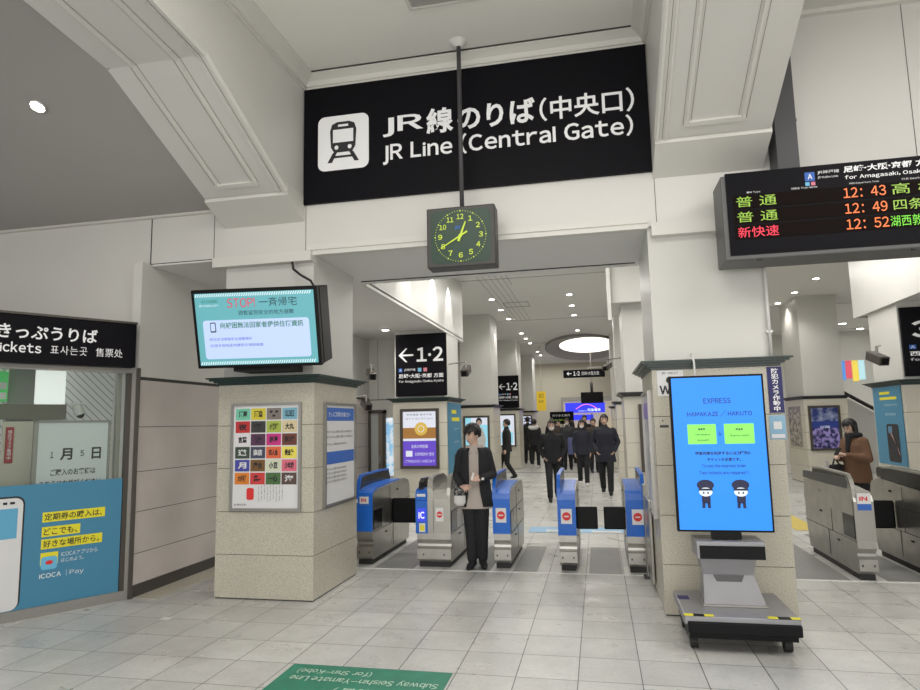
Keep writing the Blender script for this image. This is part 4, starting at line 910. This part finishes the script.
link('balustrade', bm, M['whitep'], es); rod('handrail', M['rubber'], [(3.25, -.02, .38), (.4, -.02, 2.2), (0, -.02, 2.2)], .05, es)

# ------------------------------------------------------------------ people
def V(*a): return Vector(a)
def capsule(bm, p0, p1, r0_, r1_, n=12, flat=None, M4=None):
    """tapered rounded limb between two joints; flat=(axis vector, factor) squashes it along an axis"""
    p0, p1 = Vector(p0), Vector(p1); d = (p1-p0); Ld = max(d.length, 1e-5); q = d.to_track_quat('Z', 'Y')
    rings = []
    prof = [(-math.cos(a)*r0_, math.sin(a)*r0_) for a in (PI/8, PI/4, 3*PI/8, PI/2)] + [(Ld+math.sin(a)*r1_, math.cos(a)*r1_) for a in (0, PI/8, PI/4, 3*PI/8)]
    for z, rr in prof:
        ring = []
        for i in range(n):
            a = 2*PI*i/n; v = q @ Vector((rr*math.cos(a), rr*math.sin(a), z))
            if flat: ax = Vector(flat[0]).normalized(); v = v - ax*(v.dot(ax))*(1-flat[1])
            v = v + p0
            if M4: v = M4 @ v
            ring.append(bm.verts.new(v))
        rings.append(ring)
    for a, b in zip(rings[:-1], rings[1:]):
        for i in range(n): bm.faces.new((a[i], a[(i+1) % n], b[(i+1) % n], b[i]))
    bm.faces.new(rings[0][::-1]); bm.faces.new(rings[-1])
def ellipsoid(bm, c, r, M4=None, rot=None, seg=16):
    mt = Matrix.Translation(c) @ (rot.to_matrix().to_4x4() if rot else Matrix()) @ Matrix.Diagonal((*r, 1))
    if M4: mt = M4 @ mt
    bmesh.ops.create_uvsphere(bm, u_segments=seg, v_segments=max(8, seg*2//3), radius=1, matrix=mt)
def loft(bm, rings, n=20, caps=True):
    """rings: (cx,cy,cz,rx,ry)"""
    R = []
    for cx, cy, cz, rx, ry in rings:
        ring = []
        for i in range(n):
            a = 2*PI*i/n; c_, s_ = math.cos(a), math.sin(a)
            k_ = 1/(abs(c_)**2.6+abs(s_)**2.6)**(1/2.6)
            ring.append(bm.verts.new((cx+rx*c_*k_, cy+ry*s_*k_, cz)))
        R.append(ring)
    for a, b in zip(R[:-1], R[1:]):
        for i in range(n): bm.faces.new((a[i], a[(i+1) % n], b[(i+1) % n], b[i]))
    if caps: bm.faces.new(R[0][::-1]); bm.faces.new(R[-1])
def fuse(o, vox, sm=3):
    """turn overlapping pieces into one continuous skin"""
    md = o.modifiers.new('r', 'REMESH'); md.mode = 'VOXEL'; md.voxel_size = vox
    s = o.modifiers.new('s', 'SMOOTH'); s.iterations = sm; s.factor = .5
    bpy.context.view_layer.update(); dg = bpy.context.evaluated_depsgraph_get()
    me = D.meshes.new_from_object(o.evaluated_get(dg)); o.modifiers.clear(); old = o.data; o.data = me; D.meshes.remove(old)
    for p in me.polygons: p.use_smooth = True
    return o
def hand_geo(bm, w, d, n, side, curl=.5, s=1.0, fr=.0085):
    """palm + four unequal fingers + thumb. w wrist, d pointing direction, n back-of-hand normal, side: direction of the thumb"""
    d = Vector(d).normalized(); n = Vector(n); n = (n-d*n.dot(d)).normalized(); sd = d.cross(n).normalized()
    if sd.dot(Vector(side)) < 0: sd = -sd
    w = Vector(w)
    for k_ in (-.028, -.01, .01, .026): capsule(bm, w+sd*k_*.6*s, w+d*.085*s+sd*k_*s, .014*s, .0125*s, 8)
    for i, (off, ln) in enumerate(((.03, .07), (.011, .08), (-.009, .075), (-.028, .058))):
        p = w+d*.088*s+sd*off*s; a = .15
        for j, f in enumerate((.45, .32, .23)):
            a += curl*(.75 if j else .5)*(1+.12*i)
            q = p+(d*math.cos(a)-n*math.sin(a))*ln*f*s + sd*(off*.06)
            capsule(bm, p, q, fr*s*(1-.08*j), fr*s*(.92-.1*j), 8); p = q
    p = w+d*.03*s+sd*.03*s; a = .0
    for j, f in enumerate((.042, .03, .024)):
        q = p+(d*.75+sd*(.75-.3*j)-n*(.2+.35*curl*j)).normalized()*f*s; capsule(bm, p, q, .0115*s, .0095*s, 8); p = q

def person(label, loc, rz=0, height=1.65, look=(0, 0), arms=None, legs=None, top='c_black', trou='c_black', shoe='c_black', coat=None, coat_len=.72, inner=None, hair='short', mask=False, vox=.011, fr=.0095, lean=0, curl=.5, group=None, slim=1.0, curls=None):
    t = thing('person', label, 'person', loc, (0, 0, rz), group)
    k_ = height/1.70; S = Matrix.Scale(k_, 4)
    t.scale = (k_, k_, k_)
    hy = lean
    A = dict(sR=V(-.175*slim, hy, 1.395), sL=V(.175*slim, hy, 1.395), eR=V(-.225*slim, hy+.03, 1.12), eL=V(.225*slim, hy+.03, 1.12), wR=V(-.215*slim, hy-.06, .87), wL=V(.215*slim, hy-.06, .87),
             dR=V(0, -.2, -1), dL=V(0, -.2, -1), nR=V(-1, 0, 0), nL=V(1, 0, 0), tR=V(.2, -1, 0), tL=V(-.2, -1, 0))
    A.update({q: Vector(v) for q, v in (arms or {}).items()})
    G = dict(hR=V(-.085, 0, .88), hL=V(.085, 0, .88), kR=V(-.09, -.02, .49), kL=V(.09, -.02, .49), aR=V(-.095, .03, .085), aL=V(.095, .03, .085), fR=V(-.02, -1, 0), fL=V(.02, -1, 0))
    G.update({q: Vector(v) for q, v in (legs or {}).items()})
    Hm = Matrix.Translation((0, hy-.005, 1.47)) @ Euler((look[1], 0, look[0])).to_matrix().to_4x4()
    # body
    bm = bmesh.new()
    loft(bm, [(0, 0, .84, .12, .085), (0, .005, .92, .155, .105), (0, .0, 1.02, .135, .09), (0, hy*.5, 1.12, .13, .09), (0, hy, 1.26, .155, .105), (0, hy, 1.36, .165*slim, .095), (0, hy, 1.42, .11, .07), (0, hy, 1.45, .055, .055)])
    capsule(bm, (0, hy+.005, 1.40), Hm @ V(0, .012, .06), .055, .05)
    ellipsoid(bm, (0, .012, .155), (.074, .09, .1), Hm); ellipsoid(bm, (0, -.018, .095), (.056, .066, .07), Hm); ellipsoid(bm, (0, -.045, .06), (.03, .032, .028), Hm)
    capsule(bm, V(0, -.076, .145), V(0, -.094, .108), .009, .013, 8, M4=Hm)
    for s in (-1, 1): ellipsoid(bm, (s*.076, .015, .125), (.012, .02, .032), Hm, seg=10); ellipsoid(bm, (s*.03, -.064, .108), (.02, .018, .018), Hm, seg=10)
    for s in 'RL':
        sg = -1 if s == 'R' else 1
        capsule(bm, A['s'+s]-V(0, 0, .02), A['e'+s], .038, .036); capsule(bm, A['e'+s], A['w'+s], .04, .026)
        hand_geo(bm, A['w'+s], A['d'+s], A['n'+s], A['t'+s], (curls or {}).get(s, curl), 1., fr)
        capsule(bm, G['h'+s], G['k'+s], .082, .055); capsule(bm, G['k'+s], G['a'+s], .054, .036)
        capsule(bm, G['a'+s]+V(0, .01, -.03), G['a'+s]+G['f'+s].normalized()*.10+V(0, 0, -.04), .03, .022)
    fuse(link('body', bm, M['skin'], t), vox)
    # face
    bm = bmesh.new()
    for s in (-1, 1): ellipsoid(bm, (s*.03, -.07, .15), (.013, .007, .006), Hm, seg=10)
    link('eye', bm, M['eye'], t, True)
    bm = bmesh.new()
    for s in (-1, 1): capsule(bm, V(s*.016, -.076, .172), V(s*.046, -.066, .172), .004, .003, 6, M4=Hm)
    link('eyebrow', bm, M['hair'], t, True)
    if mask:
        bm = bmesh.new(); ellipsoid(bm, (0, -.034, .088), (.059, .062, .045), Hm); link('face_mask', bm, M['mask'], t, True)
    else:
        bm = bmesh.new(); ellipsoid(bm, (0, -.083, .078), (.022, .006, .0055), Hm, seg=10); link('mouth', bm, M['lip'], t, True)
    # hair
    bm = bmesh.new(); bmesh.ops.create_icosphere(bm, subdivisions=4, radius=1)
    rx, ry, rz_ = (.09, .108, .112) if hair != 'bowl' else (.102, .118, .118)
    for v in bm.verts:
        c = v.co.copy(); wv = 1+.035*math.sin(c.x*19+c.z*7)+.03*math.sin(c.y*23+c.x*11)
        v.co = Vector((c.x*rx*wv, c.y*ry*wv+.018, c.z*rz_*wv+.165))
    cut = {'short': .205, 'bowl': .178, 'long': .2}[hair]
    lowz = {'short': .085, 'bowl': .095, 'long': .02}[hair]
    dele = [f for f in bm.faces if (lambda q: (q.y < -.028 and q.z < cut+.014*math.sin(q.x*90)) or (q.y < .03 and q.z < lowz+.035) or q.z < lowz)(f.calc_center_median())]
    bmesh.ops.delete(bm, geom=dele, context='FACES')
    bmesh.ops.transform(bm, matrix=Hm, verts=bm.verts)
    h_ = link('hair', bm, M['hair'], t, True); sd = h_.modifiers.new('s', 'SOLIDIFY'); sd.thickness = .014; sd.offset = -1
    if hair == 'long':
        bm = bmesh.new(); capsule(bm, Hm @ V(0, .075, .15), V(0, hy+.1, 1.33), .075, .05, flat=((0, 1, 0), .6))
        for s in (-1, 1): capsule(bm, Hm @ V(s*.075, .02, .14), V(s*.085, hy-.02, 1.38), .03, .03)
        link('long_hair', bm, M['hair'], t, True)
    # trousers
    bm = bmesh.new(); loft(bm, [(0, .0, .80, .14, .1), (0, .005, .9, .17, .125), (0, 0, 1.0, .155, .11)])
    for s in 'RL':
        capsule(bm, G['h'+s], G['k'+s], .098, .076); capsule(bm, G['k'+s], G['a'+s]+(G['k'+s]-G['a'+s])*.05, .074, .062)
    fuse(link('trousers', bm, M[trou], t), .014)
    for s in 'RL':
        bm = bmesh.new(); a = G['a'+s]; f = G['f'+s].normalized()
        capsule(bm, a+V(0, 0, -.03)-f*.03, a+f*.10+V(0, 0, -.045), .046, .042, 12); capsule(bm, a+f*.1+V(0, 0, -.05), a+f*.165+V(0, 0, -.055), .04, .03, 12, flat=((0, 0, 1), .8))
        z0 = a.z-.085
        bmesh.ops.bisect_plane(bm, geom=bm.verts[:]+bm.edges[:]+bm.faces[:], plane_co=(0, 0, z0+.002), plane_no=(0, 0, 1), clear_inner=True)
        o = link('shoe', bm, M[shoe], t, True)
    # upper clothing
    g1 = .02 if coat else .016
    hem = coat_len if coat else .80
    def rings(e, zb):
        L_ = [(0, 0, zb, .185+e if zb > .75 else .215+e, .135+e), (0, .0, max(zb+.1, .92), .18+e, .128+e), (0, hy*.4, 1.05, .165+e, .115+e), (0, hy*.8, 1.2, .172+e, .12+e), (0, hy, 1.32, .185*slim+e, .118+e), (0, hy, 1.40, .165*slim+e, .095+e*.6), (0, hy, 1.445, .095+e*.5, .075+e*.4), (0, hy, 1.475, .07, .07)]
        return L_
    m_ = M[coat or top]
    bm = bmesh.new()
    for s in 'RL':
        sh_ = A['s'+s]; capsule(bm, sh_+V(.012 if s == 'R' else -.012, 0, -.025), A['e'+s], .08, .062); capsule(bm, A['e'+s], A['w'+s]+(A['e'+s]-A['w'+s]).normalized()*.02, .062, .047)
    if inner:
        b2 = bmesh.new(); loft(b2, rings(.0, hem-.03)); fuse(link('sweatshirt', b2, M[inner], t), .012)
        b2 = bmesh.new(); capsule(b2, (0, hy+.03, 1.43), (0, hy+.07, 1.45), .085, .08, flat=((0, 0, 1), .6)); 
        for s in (-1, 1): capsule(b2, (s*.082, hy+.03, 1.45), (s*.035, hy-.095, 1.385), .028, .02)
        link('hood', b2, M[inner], t, True)
        n = 40; R = []; span = (1.16, .92, .86, .84, .86, .95, 1.15)
        rr = rings(.02, hem)[:-1]
        for j, (cx, cy, cz, ax, ay) in enumerate(rr):
            ring = []; o_ = .38*span[j]
            for i in range(n+1):
                a = -PI/2+o_+(2*PI-2*o_)*i/n; c_, s_ = math.cos(a), math.sin(a); kk_ = 1/(abs(c_)**2.6+abs(s_)**2.6)**(1/2.6)
                ring.append(bm.verts.new((cx+ax*c_*kk_*(1+.02*math.sin(9*a+cz*14)), cy+ay*s_*kk_, cz)))
            R.append(ring)
        for a, b in zip(R[:-1], R[1:]):
            for i in range(n): bm.faces.new((a[i], a[i+1], b[i+1], b[i]))
        o = link('jacket', bm, m_, t, True); q = o.modifiers.new('s', 'SOLIDIFY'); q.thickness = .012
    else:
        loft(bm, rings(g1-.005, hem))
        capsule(bm, (0, hy+.01, 1.43), (0, hy, 1.485), .07, .066)
        o = fuse(link('coat' if coat else 'top', bm, m_, t), .013)
        if mask or coat: pass
    return t

def walk(f=1, s=.22):
    """mid-stride legs; f=1 right leg forward"""
    a, b = ('R', 'L') if f == 1 else ('L', 'R'); sg = {'R': -1, 'L': 1}
    return {'k'+a: (sg[a]*.09, -s*.7, .5), 'a'+a: (sg[a]*.085, -s, .09), 'k'+b: (sg[b]*.09, -.02, .48), 'a'+b: (sg[b]*.085, s*.8, .13), 'f'+b: (0, -1, -.35)}
pockets = dict(eR=(-.27, .07, 1.13), eL=(.27, .07, 1.13), wR=(-.19, -.08, .93), wL=(.19, -.08, .93), dR=(.5, -.1, -.8), dL=(-.5, -.1, -.8))

# the man at the gate
man = person('young man in open black jacket and grey hoodie standing at the gates looking down', (-1.365, 7.12, .002), .12, 1.525, slim=.88, look=(-.8, .22), coat='c_black', coat_len=.74, inner='c_beige', hair='bowl', vox=.0065, fr=.0085,
    arms=dict(eR=(-.215, .02, 1.10), wR=(-.15, -.2, 1.0), dR=(.55, -.8, -.1), nR=(-.3, -.2, 1), tR=(1, .2, .2), eL=(.215, .03, 1.12), wL=(.09, -.235, 1.08), dL=(-.95, -.25, .1), nL=(.1, -.9, .3), tL=(0, -.2, 1)), legs=dict(kR=(-.06, -.03, .49), aR=(-.05, -.01, .085), kL=(.085, 0, .49), aL=(.075, .06, .085), fR=(-.25, -1, 0), fL=(.2, -1, 0)), curls=dict(R=.75, L=.8))
mm = Matrix.Translation((-1.365, 7.12, .002)) @ Matrix.Rotation(.12, 4, 'Z') @ Matrix.Scale(1.525/1.7, 4)
bg = thing('shoulder_bag', 'black and white patterned bag hanging from the forearm of the man at the gate', 'bag', matrix=mm @ Matrix.Translation((-.175, -.12, .83)) @ Matrix.Scale(.8, 4))
bm = bmesh.new(); loft(bm, [(0, 0, -.1, .06, .035), (0, 0, -.04, .095, .055), (0, 0, .08, .09, .05), (0, 0, .15, .06, .03)]); o = link('pouch', bm, M['c_white'], bg, True)
bm = bmesh.new(); loft(bm, [(0, -.002, .06, .093, .056), (-.005, -.01, .14, .085, .06), (0, 0, .2, .07, .05), (.01, 0, .26, .05, .05)]); link('scarf', bm, M['pattern'], bg, True)
ph = thing('card_case', 'small white card held in the hand of the man at the gate', 'card', matrix=mm @ Matrix.Translation((-.01, -.275, 1.1)) @ Matrix.Rotation(.3, 4, 'Y'))
box('card', M['whitep'], -.012, .012, -.004, .004, -.03, .06, ph, bev=.003)
wt = thing('wristwatch', 'dark wristwatch on the man at the gate', 'watch', matrix=mm @ Matrix.Translation((.115, -.222, 1.083)))
bm = bmesh.new(); tube(bm, (-.012, 0, 0), (.012, 0, 0), .036, 20); link('strap', bm, M['rubber'], wt, True); box('dial', M['alu'], -.016, .016, -.042, -.034, -.014, .014, wt)

# woman with phone behind the right gates
wo = person('woman in brown coat with black hair looking at a phone behind the right gates', (3.38, 9.7, 0), -1.0, 1.5, look=(-.1, .5), coat='c_camel', coat_len=.76, hair='long', vox=.009, slim=.86,
    arms=dict(eR=(-.23, -.06, 1.12), wR=(-.1, -.26, 1.14), dR=(.5, -.85, .2), nR=(-.2, -.3, 1), tR=(1, 0, .3), eL=(.23, -.03, 1.12), wL=(.06, -.27, 1.18), dL=(-.4, -.8, .3), nL=(.3, -.3, 1), tL=(-1, 0, .3)), curls=dict(R=.6, L=.5))
wm = Matrix.Translation((3.38, 9.7, 0)) @ Matrix.Rotation(-1.0, 4, 'Z') @ Matrix.Scale(1.5/1.7, 4)
sc_ = thing('scarf', 'black scarf around the neck of the woman in the brown coat', 'scarf', matrix=wm)
bm = bmesh.new()
for i in range(12):
    a, b = 2*PI*i/12, 2*PI*(i+1)/12; capsule(bm, (.085*math.cos(a), .08*math.sin(a)-.01, 1.47), (.085*math.cos(b), .08*math.sin(b)-.01, 1.47), .045, .045)
capsule(bm, (0, -.12, 1.45), (-.02, -.15, 1.24), .05, .04, flat=((0, 1, 0), .6)); fuse(link('wrap', bm, M['c_black'], sc_), .014)
pp = thing('smartphone', 'phone held up by the woman in the brown coat', 'phone', matrix=wm @ Matrix.Translation((0, -.37, 1.24)) @ Matrix.Rotation(-.7, 4, 'X')); box('body', M['black'], -.037, .037, -.005, .005, -.07, .07, pp, bev=.004); rects('screen', M['scr_white'], [(-.032, -.062, .032, .062)], .0065, pp)
hbg = thing('handbag', 'black handbag with a white paper hanging from the arm of the woman in brown coat', 'bag', matrix=wm @ Matrix.Translation((-.17, -.22, .93)))
box('bag_body', M['c_black'], -.05, .05, -.11, .11, -.14, .1, hbg, bev=.025); rod('strap', M['c_black'], [(0, -.08, .08), (0, -.02, .2), (0, .08, .08)], .012, hbg); box('paper', M['paper'], -.055, -.052, -.15, -.1, -.18, .16, hbg)

# people walking towards the gates
person('walker in black padded jacket nearest behind the middle gate', (-.93, 13.25, 0), .1, 1.56, top='c_black', hair='short', arms=pockets, legs=walk(1, .3), slim=1.12, mask=True)
person('man in long dark coat walking at the right of the group', (.13, 14.3, 0), -.05, 1.66, coat='c_navy', coat_len=.7, hair='short', arms=pockets, legs=walk(-1, .2), slim=1.08)
person('woman in navy jacket with white mask and white trainers walking behind', (-.4, 16.2, 0), .05, 1.56, top='c_navy', shoe='c_white', hair='long', mask=True, legs=walk(-1, .14), slim=.95)
person('walker in tight black clothes passing beside the left row of pillars', (-2.5, 17.9, 0), -1.35, 1.62, top='c_black', hair='short', legs=walk(1, .25), slim=.9)
def crowd(label, x, Y, rz, h, **k): return person(label, (x, Y, 0), rz, h, vox=.016, fr=.011, **k)
crowd('person in long black coat seen from behind at left of the far crowd', -2.62, 24.6, PI, 1.72, coat='c_black', coat_len=.5, hair='short')
p_ = crowd('person with white fur collar and white shoes seen from behind', -2.14, 22.2, PI-.2, 1.62, top='c_black', hair='short', shoe='c_white', legs=walk(1, .12))
fc = thing('fur_collar', 'white fur collar on the person seen from behind in the far crowd', 'collar', (-2.14, 22.2, 0), (0, 0, PI-.2)); bm = bmesh.new(); capsule(bm, (-.13, .09, 1.38), (.13, .09, 1.38), .06, .06); capsule(bm, (-.08, .11, 1.35), (.08, .11, 1.35), .06, .06); link('fur', bm, M['c_white'], fc, True)
crowd('person in brown jacket standing left of the plaid bag', -1.35, 22.6, .4, 1.58, top='c_brown', hair='short')
crowd('masked person in grey holding a blue plaid bag in the far crowd', -1.0, 21.4, .1, 1.62, coat='c_char', coat_len=.6, hair='short', mask=True)
bgp = thing('plaid_bag', 'blue plaid tote bag carried in front of the far crowd', 'bag', (-.78, 21.1, .78)); box('bag_body', M['plaid'], -.2, .18, -.08, .08, -.28, .26, bgp, bev=.03); rod('handle', M['c_navy'], [(-.1, 0, .25), (-.06, 0, .42), (.06, 0, .42), (.1, 0, .25)], .012, bgp)
for i, (lab, x, Y, rz, h, kw) in enumerate((
    ('tall person with black cap-like hair behind the masked woman', -.45, 22.5, 0, 1.72, dict(top='c_black', hair='short')),
    ('long haired person in charcoal between the two front walkers', -.95, 24.5, 2.8, 1.55, dict(coat='c_char', coat_len=.6, hair='long')),
    ('person in dark brown coat left of the tall walking man', -.15, 20.2, .2, 1.6, dict(coat='c_brown', coat_len=.6, hair='short')),
    ('long haired person in black right behind the tall walking man', .12, 23.0, PI, 1.6, dict(top='c_black', hair='long')),
    ('person in navy behind the padded jacket walker at left', -1.75, 25.2, .3, 1.66, dict(top='c_navy', hair='short')),
    ('short person in black next to the fur collar', -1.62, 23.6, 2.6, 1.5, dict(top='c_black', hair='bowl')),
    ('distant person in grey in front of the shop', -.6, 28.0, 0, 1.66, dict(top='c_char', hair='short')),
    ('distant person in white top by the shop door', -1.15, 27.6, 0, 1.6, dict(top='c_white', hair='long')))):
    crowd(lab, x, Y, rz, h, **kw)

# ------------------------------------------------------------------ light
def area(loc, sx, sy, e, rot=(0, 0, 0), c=(1, .97, .92)):
    l = D.lights.new('area', 'AREA'); l.shape = 'RECTANGLE'; l.size = sx; l.size_y = sy; l.energy = e; l.color = c
    o = D.objects.new('area', l); COL.objects.link(o); o.location = loc; o.rotation_euler = rot; return o
area((-1.0, 1.2, 4.9), 3.0, 2.5, 140)
area((4.0, 2.2, 4.85), 3.0, 2.5, 150)
area((-7.0, -1.5, 4.2), 3, 2.5, 60)
area((0, -5.5, 2.2), 11, 3.6, 350, (PI/2*1.06, 0, 0))  # added fill behind the camera, lifts beam soffits and front faces
area((-1.05, 9.5, 4.35), 2.4, 2.0, 75); area((2.6, 9.5, 4.35), 2.0, 2.0, 70)
area((-1.0, 19.0, 4.35), 2.5, 1.2, 55); area((-2.0, 29.5, 4.3), 3, 3, 80)
area((-3.5, 9.2, 3.2), 1.2, 1.6, 16)
area((3.2, 13.2, 4.3), 2.4, .8, 70); area((-1.0, 13.4, 4.3), 2.2, .6, 45)  # added fills to brighten the rear pillar shafts
area((9, 20, 4.3), 3, 3, 120)
o = area(tuple(Tm @ Vector((-1.0, .9, 2.45))), .9, .5, 34); o.rotation_euler = (0, 0, TR)
# wall washers on the left bulkhead
for Y in (8.6, 10.2, 11.4):
    l = D.lights.new('washer', 'SPOT'); l.energy = 75; l.spot_size = math.radians(52); l.spot_blend = .5; l.shadow_soft_size = .03; l.color = (1, .97, .92)
    o = D.objects.new('washer', l); COL.objects.link(o); o.location = (-2.42, Y, 4.3); o.rotation_euler = (0, math.radians(11), 0)
l = D.lights.new('washer', 'SPOT'); l.energy = 26; l.spot_size = math.radians(75); l.spot_blend = .5; l.color = (1, .97, .92); o = D.objects.new('washer', l); COL.objects.link(o); o.location = (3.82, 9.0, 4.3); o.rotation_euler = (0, math.radians(-12), 0)
wd = D.worlds.new('world'); bpy.context.scene.world = wd; wd.use_nodes = True
wd.node_tree.nodes['Background'].inputs['Color'].default_value = (.95, .96, 1, 1); wd.node_tree.nodes['Background'].inputs['Strength'].default_value = .36
bpy.context.scene.view_settings.view_transform = 'Standard'; bpy.context.scene.view_settings.exposure = 0
